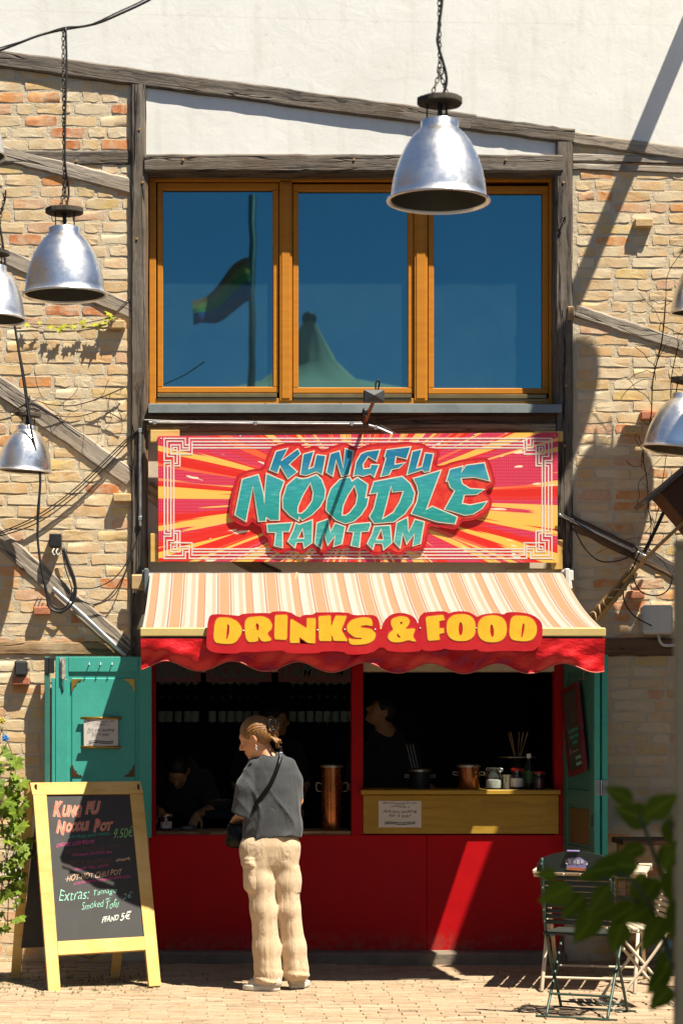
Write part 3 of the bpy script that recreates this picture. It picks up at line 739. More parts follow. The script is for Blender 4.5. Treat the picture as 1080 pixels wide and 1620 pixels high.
def letter(parent, outer, holes, y, w=1.0, shadow=True):
    lp = MB(); lp.prism([P2(offset_poly(outer, w), y)]+[P2(offset_poly(h, -w*.9), y) for h in holes], y-.0024, y-.0014)
    lo = lp.build('letter', CREAMP, parent)
    fp = MB(); fp.prism([P2(offset_poly(outer, -.75), y)]+[P2(offset_poly(h, .75), y) for h in holes], y-.0034, y-.0026)
    fo = fp.build('letter_face', TEALL, lo, loc=(SBC.x, y, SBC.z))
    if shadow:
        sp_ = MB(); sp_.prism([P2([(p[0]-2.4, p[1]+2.0) for p in offset_poly(outer, .6)], y)]+[P2([(p[0]-2.4, p[1]+2.0) for p in offset_poly(h, -.6)], y) for h in holes], y-.0019+.0006, y-.0013+.0009); sp_.build('letter_shade', BROWNP, lo)
L1, L2, L3, L4 = 360, 470, 580, 660
LET = [
 (L1, [(590, 185), (735, 148), (655, 300), (855, 155), (890, 215), (750, 345), (850, 435), (735, 520), (640, 360), (610, 450), (510, 410)], []),
 (L2, [(75, 220), (205, 183), (140, 400), (200, 375), (235, 225), (348, 240), (305, 470), (235, 432), (110, 478), (38, 465)], []),
 (L2, [(405, 215), (515, 180), (560, 390), (585, 150), (685, 185), (635, 470), (540, 490), (475, 290), (435, 490), (355, 440)], []),
 (L2, [(850, 185), (1010, 165), (965, 305), (865, 245), (800, 345), (810, 400), (890, 390), (900, 345), (995, 350), (940, 500), (895, 460), (800, 490), (740, 472), (685, 488), (720, 310), (775, 215)], []),
 (L3, [(240, 165), (535, 130), (485, 278), (355, 245), (340, 345), (465, 325), (390, 390), (305, 405), (272, 470), (168, 492), (235, 265), (215, 248)], []),
 (L3, [(555, 185), (670, 160), (605, 390), (670, 370), (710, 205), (812, 215), (765, 428), (700, 438), (675, 410), (488, 472)], []),
 (L1, [(180, 525), (375, 468), (440, 700), (451, 840), (456, 640), (475, 455), (690, 550), (640, 700), (630, 1025), (520, 1025), (475, 990), (465, 1035), (380, 1040), (310, 610), (225, 1040), (90, 960)], []),
 (L2, [(-18, 500), (60, 520), (130, 510), (235, 468), (300, 530), (345, 660), (335, 760), (280, 860), (180, 960), (62, 1028), (26, 985), (18, 1035), (-88, 970), (-173, 880), (-178, 760), (-128, 600)], [[(161, 570), (196, 690), (181, 790), (111, 890), (56, 940), (6, 940), (11, 860), (71, 720)]]),
 (L2, [(520, 525), (640, 500), (668, 550), (735, 502), (862, 590), (833, 752), (872, 745), (850, 850), (780, 960), (690, 1040), (585, 1068), (470, 1020), (352, 905), (362, 770), (410, 640)], [[(700, 600), (735, 720), (715, 830), (640, 930), (590, 965), (545, 965), (560, 850), (620, 720)]]),
 (L3, [(85, 555), (430, 490), (530, 580), (583, 690), (560, 810), (460, 950), (330, 1045), (90, 1065), (32, 980), (85, 880), (130, 690), (35, 705)], [[(295, 610), (310, 680), (445, 670), (400, 800), (320, 930), (190, 1010), (240, 830)]]),
 (L3, [(565, 515), (905, 415), (820, 640), (725, 895), (795, 855), (1102, 985), (1075, 1070), (860, 1045), (540, 945), (610, 800), (630, 690), (610, 600)], []),
 (L4, [(395, 405), (555, 365), (535, 440), (590, 355), (815, 325), (880, 545), (700, 500), (530, 510), (545, 580), (640, 640), (815, 650), (720, 710), (570, 715), (545, 820), (640, 840), (850, 795), (790, 880), (680, 950), (580, 965), (330, 890), (455, 665), (400, 620), (375, 545), (350, 550)], []),
 (L1, [(480, 1075), (790, 1055), (750, 1165), (670, 1165), (670, 1360), (570, 1335), (590, 1175), (490, 1170)], []),
 (L1, [(830, 1055), (870, 1078), (1035, 1020), (1030, 1300), (935, 1365), (920, 1290), (840, 1295), (820, 1360), (735, 1285), (800, 1150)], [[(915, 1130), (935, 1245), (850, 1250)]]),
 (L2, [(240, 1058), (375, 1012), (405, 1165), (462, 1060), (585, 1105), (545, 1312), (445, 1347), (462, 1215), (372, 1330), (325, 1180), (292, 1370), (215, 1308)], []),
 (L2, [(640, 1085), (700, 1070), (890, 1055), (893, 1095), (868, 1160), (778, 1165), (758, 1355), (655, 1332), (690, 1170), (610, 1160)], []),
 (L3, [(90, 1100), (285, 1090), (305, 1300), (205, 1385), (190, 1310), (95, 1305), (75, 1380), (5, 1310), (60, 1200)], [[(175, 1130), (205, 1265), (115, 1265)]]),
 (L3, [(365, 1055), (495, 990), (510, 1170), (585, 1015), (700, 1045), (655, 1310), (560, 1340), (580, 1190), (485, 1315), (440, 1180), (405, 1365), (330, 1285)], []),
]
for org, o_, hs in LET: letter(cut, cpts(org, o_), [cpts(org, h) for h in hs], yc-.0014)
# fret border
def cz(pts): return [(240+u/SC1, 680+v/SC1) for u, v in pts]
fret = [[(1080, 105), (460, 105), (460, 250), (358, 250)], [(1080, 145), (492, 145), (492, 295), (235, 295), (235, 185), (345, 185), (345, 440), (285, 440)],
        [(450, 185), (412, 185), (412, 105), (152, 105), (152, 375), (235, 375), (235, 440), (195, 440), (195, 860)], [(455, 220), (380, 220), (380, 140), (190, 140), (190, 325), (270, 325), (270, 860)],
        [(290, 252), (265, 252), (265, 215), (310, 215), (310, 410), (285, 410)], [(1080, 185), (500, 185)], [(1080, 220), (500, 220)], [(235, 405), (155, 405), (155, 860)], [(235, 440), (235, 860)]]
m = MB(); cxm, cym = 566, 788.5
SEGN = [0]
def seg_box(m, a, b, y, w=1.05):
    SEGN[0] += 1; y = y-.00004*(SEGN[0] % 23)
    x0, x1 = sorted((a[0], b[0])); y0, y1 = sorted((a[1], b[1]))
    m.box(X_(x0-w, y), X_(x1+w, y), y-.0012, y-.0002, Z_(y1+w, y), Z_(y0-w, y))
for pl in fret:
    P = cz(pl)
    P = [(cxm if abs(p[0]-380) < 1 else p[0], cym if abs(p[1]-(680+860/SC1)) < 1 else p[1]) for p in P]
    for fx in (1, -1):
        for fy in (1, -1):
            Q = [(cxm+(p[0]-cxm)*fx, cym+(p[1]-cym)*fy) for p in P]
            for a, b in zip(Q, Q[1:]): seg_box(m, a, b, YS)
m.build('border_fret', pm('cream_border_paint', (.68, .60, .52), (.60, .48, .42), 20, .5), sign)
m = MB()
for px, py in ((255, 694), (877, 689), (256, 883), (876, 885), (380, 690), (750, 688)):
    c = W(px, py, YS); m.ell((c.x, YS, c.z), (.005, .003, .005), 8, 5)
m.build('screw', STEEL, sign)

# ------------------------------------------------------------ awning
YA, YR = 12.62, 14.08
aw = thing('awning', 'striped folding awning with red scalloped valance over the kiosk hatch', 'awning', (0, WALL-.1, 2.5))
XA0, XA1 = X_(223.5, YA), X_(954, YA)
ZA, ZR = Z_(994, YA), Z_(907, YR)
def stripe_mat():
    t = NT('striped_canvas'); tc = t.n('ShaderNodeTexCoord'); sp = t.n('ShaderNodeSeparateXYZ'); t.l(tc.outputs['Object'], sp.inputs[0])
    f = t.math('FRACT', t.math('MULTIPLY_ADD', sp.outputs[0], 1/.30, 10.25))
    cr, org, yel, red, pal = (.275, .265, .23), (.275, .15, .08), (.27, .20, .11), (.215, .105, .075), (.275, .205, .14)
    col = t.ramp(f, [(0, cr), (.10, pal), (.17, cr), (.21, red), (.24, cr), (.255, org), (.46, cr), (.475, red), (.505, cr), (.53, yel), (.56, cr), (.66, pal), (.74, cr), (.80, org), (.93, red), (.955, cr)], 'CONSTANT')
    v = t.coords(); n = t.noise(v, 3, 4); col = t.mix(t.ramp(n, [(.4, 0), (.75, .16)]), col, (.20, .175, .135))
    t.setp(Base_Color=col, Roughness=.85); t.p.inputs['Specular IOR Level'].default_value = .15
    t.l(t.bump(t.noise(v, 14, 3), .12, .006), t.p.inputs['Normal']); return t.m
m = MB(); nx, nt = 48, 14; vs_ = []
for k in (0, 1):
    for j in range(nt+1):
        tt = j/nt
        for i in range(nx+1):
            x = lerp(XA0+.006, XA1-.006, i/nx)
            z = lerp(ZR, ZA, tt)-.034*math.sin(math.pi*tt)**.9+.006*math.sin(x*4.2+1)*math.sin(math.pi*tt)+.004*math.sin(x*11)*math.sin(math.pi*tt)
            vs_.append((x, lerp(YR, YA, tt), z-.002*k))
N1 = (nx+1)*(nt+1)
fs = []
for j in range(nt):
    for i in range(nx):
        a = j*(nx+1)+i; fs.append((a, a+1, a+nx+2, a+nx+1)); fs.append((N1+a, N1+a+nx+1, N1+a+nx+2, N1+a+1))
m.add(vs_, fs); m.build('canopy', stripe_mat(), aw, True, recalc=False)
BARM = pm('yellow_cream_bar', (.55, .41, .15), (.48, .35, .12), 4, .45, .03, 90, .001)
m = MB(); m.cbox(XA0-.006, XA1+.006, YA-.045, YA+.03, ZA-.05, ZA+.002, .006); m.build('front_bar', BARM, aw)
m = MB(); m.cbox(XA0+.01, XA1-.01, YA-.03, YA+.02, ZA-.066, ZA-.05, .002); m.build('bar_groove', BLACKP, aw)
m = MB(); m.tube([(XA0, YR+.03, ZR-.035), (XA1, YR+.03, ZR-.035)], .042, 20); m.build('roller', STEEL, aw, True, angle=40)
for s_, xx in ((0, XA0-.018), (1, XA1+.018)):
    m = MB(); m.cbox(xx-.016, xx+.016, YR-.04, 14.24, ZR-.13, ZR+.03, .006); m.cbox(xx-.03, xx+.045*(1 if s_ else .2), YR-.01, YR+.06, ZR-.05, ZR+.02, .006)
    m.tube([(xx+.02, YR-.02, ZR-.05), (xx+.025, YR-.03, ZR-.10), (xx+.015, YR-.02, ZR-.12)], .009, 8)
    m.build('bracket', WHITEP if s_ else GREYM, aw)
for xx, e in ((XA0+.22, 1), (XA1-.22, -1)):
    m = MB(); m.tube([(xx, 14.05, 2.43), (xx+.35*e, 13.4, 2.22), (xx+.05*e, 12.68, ZA-.04)], .018, 8); m.build('folding_arm', STEEL, aw, True)
# small stay on the canopy top
c = W(462, 920, 14.0); m = MB(); m.cbox(c.x-.05, c.x+.05, 13.93, 13.95, c.z-.016, c.z-.008, .002); m.tube([c+Vector((.03, .02, .06)), c+Vector((.012, -.05, -.01))], .006, 6); m.build('canopy_stay', PINE, aw)
# valance
VIN = pm('red_vinyl', (.60, .010, .012), (.46, .006, .008), 2.2, .40, .55, 11, .02, spec=.35, rvar=.08, stretch=(1.0, 1.0, 1.6))
m = MB(); nx, nz = 240, 16; vs_ = []
rgv = random.Random(3); ph = [rgv.uniform(0, 6) for _ in range(8)]
for j in range(nz+1):
    tt = j/nz
    for i in range(nx+1):
        u = i/nx; x = lerp(XA0, XA1, u)
        sc = u*7.0+.12; w = .5-.5*math.cos(2*math.pi*sc)
        zbm = 1.885+.058*w**1.1+.008*math.sin(u*5+1)
        z = lerp(ZA-.062, zbm, tt)
        amp = tt**1.2
        yy = YA-.050+.03*tt**2+amp*(.020*math.sin(2*math.pi*sc+.6)+.010*math.sin(x*17+ph[0]+tt*3))+tt*.012*math.sin(x*9-tt*6+ph[1])+.006*tt*math.sin(x*41+tt*9+ph[2])
        vs_.append((x, yy, z))
fs = [(j*(nx+1)+i, j*(nx+1)+i+1, (j+1)*(nx+1)+i+1, (j+1)*(nx+1)+i) for j in range(nz) for i in range(nx)]
m.add(vs_, fs); val = m.build('valance', VIN, aw, True, recalc=False)
m = MB(); m.tube([Vector(vs_[nz*(nx+1)+i]) for i in range(nx+1)], .004, 6); m.build('valance_piping', pm('pink_piping', (.52, .10, .07), None, 9, .5), val, True)

# ------------------------------------------------------------ drinks & food cut-out sign
YD = 12.545
def d5(org, pts): return [(org+u/5.4, 955+v/5.4) for u, v in pts]
dout = (d5(320, [(90, 85), (280, 100), (315, 105), (340, 85), (540, 78), (575, 85), (605, 65), (740, 65), (830, 122), (860, 95), (945, 95), (965, 75)]) +
        d5(490, [(60, 75), (320, 72), (370, 100), (500, 95), (560, 100), (590, 140), (605, 238), (630, 150), (690, 90), (780, 75), (860, 95), (905, 130), (925, 180), (935, 110), (970, 80)]) +
        d5(670, [(0, 75), (150, 62), (195, 70), (215, 85), (260, 65), (370, 65), (430, 95), (455, 115), (500, 90), (620, 78), (685, 95), (710, 70), (850, 75), (940, 100), (1000, 150), (1015, 200), (1010, 320), (970, 380), (910, 410), (715, 400), (490, 415), (445, 385), (415, 400), (210, 395), (185, 380), (130, 400)]) +
        d5(490, [(980, 405), (958, 385), (930, 412), (680, 415), (610, 360), (530, 425), (330, 440), (280, 405), (95, 408), (75, 425)]) +
        d5(320, [(730, 425), (690, 400), (640, 400), (430, 415), (340, 410), (290, 430), (110, 420), (60, 400), (35, 370), (35, 300), (50, 120)]))
dc = W(592, 1004, YD)
drk = thing('cutout_sign', 'red cut-out sign reading drinks and food in yellow letters on the awning', 'sign', (dc.x, YD, dc.z))
SIGNRED = pm('sign_red', (.50, .008, .010), (.42, .005, .008), 10, .5, .06, 60, .002)
m = MB(); m.prism(P2(round_poly(dout, 1, .25), YD), YD, YD+.02); db = m.build('sign_backboard', SIGNRED, drk)
YLET = pm('yellow_letter_paint', (.76, .46, .018), (.68, .38, .014), 12, .5, .06, 60, .002)
HALO = pm('orange_halo_paint', (.58, .07, .025), (.50, .02, .012), 16, .5, .06, 60, .002)
def ell(cx, cy, rx, ry, n=20, rot=0): return [(cx+rx*math.cos(a)*math.cos(rot)-ry*math.sin(a)*math.sin(rot), cy+rx*math.cos(a)*math.sin(rot)+ry*math.sin(a)*math.cos(rot)) for a in [2*math.pi*i/n for i in range(n)]]
def supell(cx, cy, rx, ry, n=28): return [(cx+rx*abs(math.cos(a))**.8*(1 if math.cos(a) > 0 else -1), cy+ry*abs(math.sin(a))**.8*(1 if math.sin(a) > 0 else -1)) for a in [2*math.pi*i/n for i in range(n)]]
DL = [
 (320, [(110, 118), (230, 118), (300, 150), (340, 210), (335, 260), (280, 340), (190, 345), (92, 330)], [[(215, 172), (232, 190), (230, 250), (212, 305), (204, 300), (209, 230)]]),
 (320, [(358, 120), (510, 105), (570, 130), (598, 180), (590, 220), (550, 255), (600, 315), (510, 328), (475, 275), (478, 325), (372, 330)], [[(465, 165), (485, 185), (480, 230), (465, 225), (455, 185)]]),
 (320, [(620, 98), (728, 95), (722, 310), (615, 305)], []),
 (320, [(752, 125), (890, 210), (892, 125), (968, 125), (962, 340), (900, 335), (828, 285), (828, 335), (747, 335)], []),
 (490, [(72, 108), (178, 100), (182, 195), (220, 102), (315, 105), (268, 225), (325, 320), (205, 318), (185, 265), (182, 320), (78, 318)], []),
 (490, [(440, 115), (525, 122), (538, 195), (480, 182), (430, 192), (440, 205), (520, 215), (565, 255), (550, 310), (490, 345), (345, 355), (325, 295), (370, 305), (440, 305), (445, 292), (380, 290), (320, 240), (315, 190), (350, 140)], []),
 (490, [(770, 105), (830, 115), (855, 150), (840, 185), (815, 210), (825, 218), (905, 210), (875, 280), (910, 325), (870, 320), (840, 310), (780, 330), (700, 330), (662, 295), (675, 250), (715, 225), (690, 180), (695, 130)], [[(768, 160), (780, 154), (790, 160), (788, 172), (775, 178)], [(750, 253), (760, 272), (776, 286), (764, 293), (748, 284), (741, 268)]]),
 (670, [(15, 112), (165, 95), (178, 140), (130, 150), (132, 210), (172, 210), (172, 250), (130, 260), (135, 310), (35, 318)], []),
 (670, supell(318, 205, 124, 115), [ell(314, 215, 18, 58, 14)]),
 (670, supell(583, 215, 124, 115), [ell(581, 232, 16, 55, 14, -.08)]),
 (670, [(740, 100), (880, 105), (940, 140), (965, 200), (960, 260), (925, 310), (850, 325), (725, 305)], [[(845, 165), (858, 180), (855, 230), (838, 290), (829, 285), (835, 210)]]),
]
for k, (org, o_, hs) in enumerate(DL):
    o_ = d5(org, o_); hs = [d5(org, h) for h in hs]
    if k in (0, 1, 5, 6, 10): o_ = round_poly(o_, 2, .2)
    else: o_ = round_poly(o_, 1, .08) if k not in (8, 9) else o_
    m = MB(); m.prism([P2(o_, YD)]+[P2(h, YD) for h in hs], YD-.0024, YD-.0014); lo = m.build('letter', YLET, db)
    m = MB(); m.prism([P2(offset_poly(o_, 1.5), YD)]+[P2(offset_poly(h, -.2), YD) for h in hs], YD-.0011, YD-.0002); m.build('letter_halo', HALO, lo)
m = MB()
for px, py in ((385, 998), (502, 997), (545, 996), (593, 996), (664, 994), (753, 994)):
    c = W(px, py, YD); m.ell((c.x, YD-.001, c.z), (.005, .004, .005), 8, 5)
m.build('screw', STEEL, db)
# ------------------------------------------------------------ signed-distance modelling of soft bodies
def smin(a, b, k): 
    h = np.clip(.5+.5*(b-a)/k, 0, 1); return b*(1-h)+a*h-k*h*(1-h)
def smax(a, b, k): return -smin(-a, -b, k)
def sd_ell(P, c, r, Rm=None):
    q = P-np.array(c)
    if Rm is not None: q = q @ Rm          # columns of Rm are the ellipsoid's axes
    r = np.array(r); k0 = np.linalg.norm(q/r, axis=-1); k1 = np.linalg.norm(q/(r*r), axis=-1)+1e-9
    return k0*(k0-1)/k1
def sd_cone(P, a, b, ra, rb, sq=None):
    a = np.array(a, float); b = np.array(b, float); ab = b-a
    t = np.clip(((P-a) @ ab)/(ab @ ab), 0, 1)
    d = P-a-t[..., None]*ab
    if sq is not None: d = d*np.array(sq)
    return np.linalg.norm(d, axis=-1)-(ra+(rb-ra)*t)
def sd_chain(P, pts, rs, k=.02, sq=None):
    d = None
    for i in range(len(pts)-1):
        e = sd_cone(P, pts[i], pts[i+1], rs[i], rs[i+1], sq); d = e if d is None else smin(d, e, k)
    return d
def sd_box(P, c, h, r=.0, Rm=None):
    q = P-np.array(c)
    if Rm is not None: q = q @ Rm
    q = np.abs(q)-np.array(h)+r
    return np.linalg.norm(np.maximum(q, 0), axis=-1)+np.minimum(q.max(-1), 0)-r
def sd_loft(P, rings, k=1.0):
    """rings: (z, cx, cy, a, b) sorted by z; elliptical tube along z"""
    Rg = np.array(rings); z = P[..., 2]
    f = lambda i: np.interp(z, Rg[:, 0], Rg[:, i])
    cx, cy, a, b = f(1), f(2), f(3), f(4)
    q = np.sqrt(((P[..., 0]-cx)/a)**2+((P[..., 1]-cy)/b)**2)
    d = (q-1)*np.minimum(a, b)
    return np.maximum(d, np.maximum(z-Rg[-1, 0], Rg[0, 0]-z))
def mesh_sdf(fn, lo, hi, h):
    lo = np.array(lo, float); hi = np.array(hi, float)
    n = np.ceil((hi-lo)/h).astype(int)+1
    ax = [lo[i]+h*np.arange(n[i]) for i in range(3)]
    P = np.stack(np.meshgrid(*ax, indexing='ij'), -1)
    st = 4; Pc = P[::st, ::st, ::st]; Dc = fn(Pc)          # coarse pass, then only the shell near the surface
    ii = [np.minimum((np.arange(n[i])+st//2)//st, Dc.shape[i]-1) for i in range(3)]
    D = Dc[np.ix_(*ii)].copy(); mk = np.abs(D) < h*st*1.5
    D[mk] = fn(P[mk]); S = D < 0
    # surface nets
    c = [(i, j, k) for i in (0, 1) for j in (0, 1) for k in (0, 1)]
    sl = lambda A, o: A[o[0]:o[0]+n[0]-1, o[1]:o[1]+n[1]-1, o[2]:o[2]+n[2]-1]
    cnt = sum(sl(S, o).astype(int) for o in c); act = (cnt > 0) & (cnt < 8)
    idx = -np.ones(act.shape, int); idx[act] = np.arange(act.sum())
    I = np.argwhere(act); acc = np.zeros((len(I), 3)); w = np.zeros(len(I))
    for a_ in range(8):
        for b_ in range(a_+1, 8):
            o1, o2 = np.array(c[a_]), np.array(c[b_])
            if np.abs(o1-o2).sum() != 1: continue
            d1 = D[tuple((I+o1).T)]; d2 = D[tuple((I+o2).T)]; m_ = (d1 < 0) != (d2 < 0)
            t = np.where(m_, d1/np.where(np.abs(d1-d2) < 1e-12, 1, d1-d2), 0)
            p = o1+(o2-o1)*t[:, None]; acc += p*m_[:, None]; w += m_
    V = lo+h*(I+acc/w[:, None]); faces = []
    for axis in range(3):
        u, v = [(1, 2), (2, 0), (0, 1)][axis]
        sA = S; nxt = np.roll(S, -1, axis)
        cr = sA != nxt
        it = np.argwhere(cr)
        ok = (it[:, axis] < n[axis]-1) & (it[:, u] > 0) & (it[:, v] > 0) & (it[:, u] < n[u]-1) & (it[:, v] < n[v]-1)
        it = it[ok]
        if not len(it): continue
        eu = np.zeros(3, int); eu[u] = 1; ev = np.zeros(3, int); ev[v] = 1
        q = np.stack([idx[tuple((it-eu-ev).T)], idx[tuple((it-ev).T)], idx[tuple(it.T)], idx[tuple((it-eu).T)]], 1)
        flip = ~S[tuple(it.T)]
        q[flip] = q[flip][:, ::-1]; faces.append(q)
    Fq = np.concatenate(faces); Fq = Fq[(Fq >= 0).all(1)]
    return V, Fq
def sdf_obj(name, fn, lo, hi, h, mat, parent):
    V, Fq = mesh_sdf(fn, lo, hi, h); me = bpy.data.meshes.new(name)
    me.from_pydata(V.tolist(), [], Fq.tolist()); me.materials.append(mat)
    me.polygons.foreach_set('use_smooth', [True]*len(me.polygons)); me.update()
    o = bpy.data.objects.new(name, me); C.objects.link(o); o.parent = parent; return o
def frame(fwd, up):
    f = Vector(fwd).normalized(); s_ = f.cross(Vector(up)).normalized(); u = s_.cross(f).normalized()
    return np.array([list(s_), list(f), list(u)]).T        # columns: right, forward, up
def head_sdf(P, c, Rm, k=1.0):
    """a head about 0.225 high; c is its centre; local axes right, forward, up"""
    q = (P-np.array(c)) @ Rm/k
    E = lambda cc, r: sd_ell(q, cc, r)
    d = E((0, -.018, .030), (.074, .092, .082))
    d = smin(d, E((0, .030, -.035), (.058, .062, .080)), .035)
    d = smin(d, E((0, .052, -.078), (.034, .034, .030)), .03)            # jaw
    d = smin(d, E((0, .083, -.098), (.018, .014, .013)), .018)           # chin
    d = smin(d, E((0, .068, .030), (.050, .020, .022)), .02)             # brow
    for s_ in (-1, 1):
        d = smax(d, -E((s_*.031, .094, .004), (.017, .016, .012)), .012) # eye sockets
        d = smin(d, E((s_*.031, .078, .003), (.012, .012, .010)), .003)  # eyes
        d = smin(d, E((s_*.042, .055, -.028), (.022, .026, .022)), .02)  # cheeks
        e = smax(E((s_*.075, -.012, -.006), (.010, .019, .031)), -E((s_*.084, -.006, -.004), (.006, .011, .020)), .004)
        d = smin(d, e, .006)                                             # ears
    n = sd_cone(q, (0, .088, .012), (0, .118, -.030), .006, .0105); d = smin(d, n, .012)
    d = smin(d, E((0, .100, -.036), (.017, .012, .009)), .008)           # nostrils
    d = smin(d, E((0, .091, -.060), (.022, .010, .006)), .006)           # lips
    d = smin(d, E((0, .090, -.072), (.019, .010, .006)), .006)
    return d*k
def hand_sdf(P, wrist, dirv, palm_n, side, curl=.5, k=1.0):
    """palm with four fingers and a thumb; dirv from wrist to fingers, palm_n the way the palm faces"""
    d_ = Vector(dirv).normalized(); n_ = Vector(palm_n); n_ = (n_-d_*n_.dot(d_)).normalized(); s_ = d_.cross(n_)*side
    w = Vector(wrist); A = lambda a, b, c: tuple(w+(d_*a+s_*b+n_*c)*k)
    Rm = np.array([list(d_), list(s_), list(n_)]).T
    d = sd_ell(P, A(.045, 0, 0), (.052*k, .040*k, .015*k), Rm)
    for i, (b, L) in enumerate(((-.029, .062), (-.010, .073), (.010, .070), (.028, .054))):
        a0 = .080; p0 = (a0, b, 0); c1 = curl*.9; c2 = curl*2.0
        p1 = (a0+L*.45*math.cos(c1), b*1.05, L*.45*math.sin(c1)); p2 = (p1[0]+L*.33*math.cos(c2), b*1.02, p1[2]+L*.33*math.sin(c2))
        p3 = (p2[0]+L*.26*math.cos(c2*1.3), b, p2[2]+L*.26*math.sin(c2*1.3))
        d = smin(d, sd_chain(P, [A(.045, b*.8, 0), A(*p0), A(*p1), A(*p2), A(*p3)], [.0095*k, .0095*k, .0085*k, .0078*k, .0065*k], .003), .006)
    th = [A(.018, -.026, .004), A(.045, -.052, .016), A(.072, -.060, .030), A(.090, -.056, .042)]
    return smin(d, sd_chain(P, th, [.013*k, .0115*k, .0098*k, .0075*k], .004), .008)
SKIN = pm('skin', (.50, .27, .16), (.44, .22, .125), 9, .5, .06, 160, .001, spec=.35)
NT_ = None
def skin_mat():
    t = NT('skin_warm'); v = t.coords(); n = t.noise(v, 14, 4); col = t.ramp(n, [(.3, (.55, .25, .115)), (.7, (.62, .32, .165))])
    t.setp(Base_Color=col, Roughness=.48); t.p.inputs['Subsurface Weight'].default_value = .15; t.p.inputs['Subsurface Radius'].default_value = (.012, .004, .002)
    t.p.inputs['Specular IOR Level'].default_value = .35; return t.m
SKIN = skin_mat()
def hair_mat(name, c1, c2, c3):
    t = NT(name); tc = t.n('ShaderNodeTexCoord'); mp = t.n('ShaderNodeMapping'); mp.inputs['Scale'].default_value = (60, 60, 9); mp.inputs['Rotation'].default_value = (.3, .9, 0); t.l(tc.outputs['Object'], mp.inputs[0])
    n = t.noise(mp.outputs[0], 3.2, 4, .6, .4); col = t.ramp(n, [(.3, c2), (.55, c1), (.75, c3)])
    t.setp(Base_Color=col, Roughness=.42); t.p.inputs['Specular IOR Level'].default_value = .45
    t.l(t.bump(n, .7, .004), t.p.inputs['Normal']); return t.m
HAIRB = hair_mat('golden_brown_hair', (.22, .10, .026), (.085, .034, .009), (.42, .23, .075))
HAIRD = hair_mat('dark_hair', (.02, .014, .010), (.008, .006, .005), (.035, .025, .016))
def cloth_mat(name, c1, c2, rough=.9, weave=500, fold=.16):
    t = NT(name); v = t.coords(); n1 = t.noise(v, 5, 5, .6); n2 = t.noise(v, 38, 5, .65); n3 = t.noise(v, weave, 2)
    col = t.ramp(n1, [(.3, c2), (.7, c1)]); col = t.mix(t.ramp(n2, [(.3, .35), (.6, 0)]), col, tuple(x*.6 for x in c1))
    t.setp(Base_Color=col, Roughness=rough); t.p.inputs['Specular IOR Level'].default_value = .15; t.p.inputs['Sheen Weight'].default_value = .15
    st = t.n('ShaderNodeMapping'); st.inputs['Scale'].default_value = (9, 9, 2.6); st.inputs['Rotation'].default_value = (.2, .35, 0); t.l(v, st.inputs[0])
    cr = t.noise(st.outputs[0], 1.6, 3, .5, .8); rid = t.ramp(t.math('ABSOLUTE', t.math('SUBTRACT', cr, .5)), [(0, 0), (.09, 1)])
    h = t.math('ADD', t.math('MULTIPLY', n2, .5), t.math('ADD', t.math('MULTIPLY', n3, .2), t.math('MULTIPLY', rid, 1.2))); t.l(t.bump(h, fold, .009), t.p.inputs['Normal']); return t.m
SHIRT = cloth_mat('washed_black_cotton', (.060, .063, .065), (.042, .045, .047))
CARGO = cloth_mat('beige_twill', (.58, .44, .285), (.50, .37, .23), fold=.26)
def vnoise(P, f, seed=0):                    # cheap smooth noise from sines
    rg = np.random.default_rng(seed); s_ = 0
    for i in range(5):
        k = rg.normal(size=3)*f*(1.0+.5*i); s_ = s_+np.sin(P @ k+rg.uniform(0, 6.28))/(1+.5*i)
    return s_/2.5
# ------------------------------------------------------------ the customer
YP = 12.75; PX0, PY0 = 431.0, HY+H*F/YP+1.0
pu = F/YP
def L(px, py, y=0.0): return ((px-PX0)/pu, y, (PY0-py)/pu)
pr = thing('person', 'person in washed black T-shirt and beige cargo trousers ordering at the hatch', 'person', (X_(PX0, YP), YP, 0))
HF = frame((-.86, .33, -.40), (-.30, -.05, .95)); HC = np.array(L(404, 1167, .015))
shl, shr = L(404, 1218, .01), L(457, 1214, .02)
ell_, wrl = L(392, 1287, .03), L(373, 1301, .19)
elr, wrr = L(469, 1268, .06), L(466, 1292, .27)
def body(P):
    d = head_sdf(P, HC, HF)
    d = smin(d, sd_chain(P, [L(413, 1180, .01), L(428, 1206, .0), L(430, 1222, .01)], [.050, .052, .066], .03), .03)
    d = smin(d, sd_loft(P, [(.80, 0, .02, .125, .07), (1.0, -.0, .02, .125, .08), (1.15, -.0, .015, .140, .095), (1.28, -.0, .01, .130, .075), (1.35, 0, .0, .08, .05)]), .05)
    d = smin(d, sd_chain(P, [shl, ell_], [.042, .038], .02), .03); d = smin(d, sd_chain(P, [ell_, wrl], [.041, .026], .01), .02)
    d = smin(d, sd_chain(P, [shr, elr], [.040, .036], .02), .03); d = smin(d, sd_chain(P, [elr, wrr], [.040, .026], .01), .02)
    d = smin(d, hand_sdf(P, wrl, (-.45, .25, -.86), (.6, .5, -.3), 1, .7, .9), .01)
    d = smin(d, hand_sdf(P, wrr, (-.2, .8, .3), (-.7, 0, -.5), -1, .6, .9), .01)
    for hip, kn, an in ((L(406, 1345), L(418, 1440, -.01), L(422, 1552, .0)), (L(448, 1345), L(456, 1440, .02), L(468, 1545, .05))):
        d = smin(d, sd_chain(P, [hip, kn, an], [.070, .048, .036], .02), .04)
    return d
bd = sdf_obj('body', body, (-.42, -.22, .02), (.36, .50, 1.70), .0095, SKIN, pr)
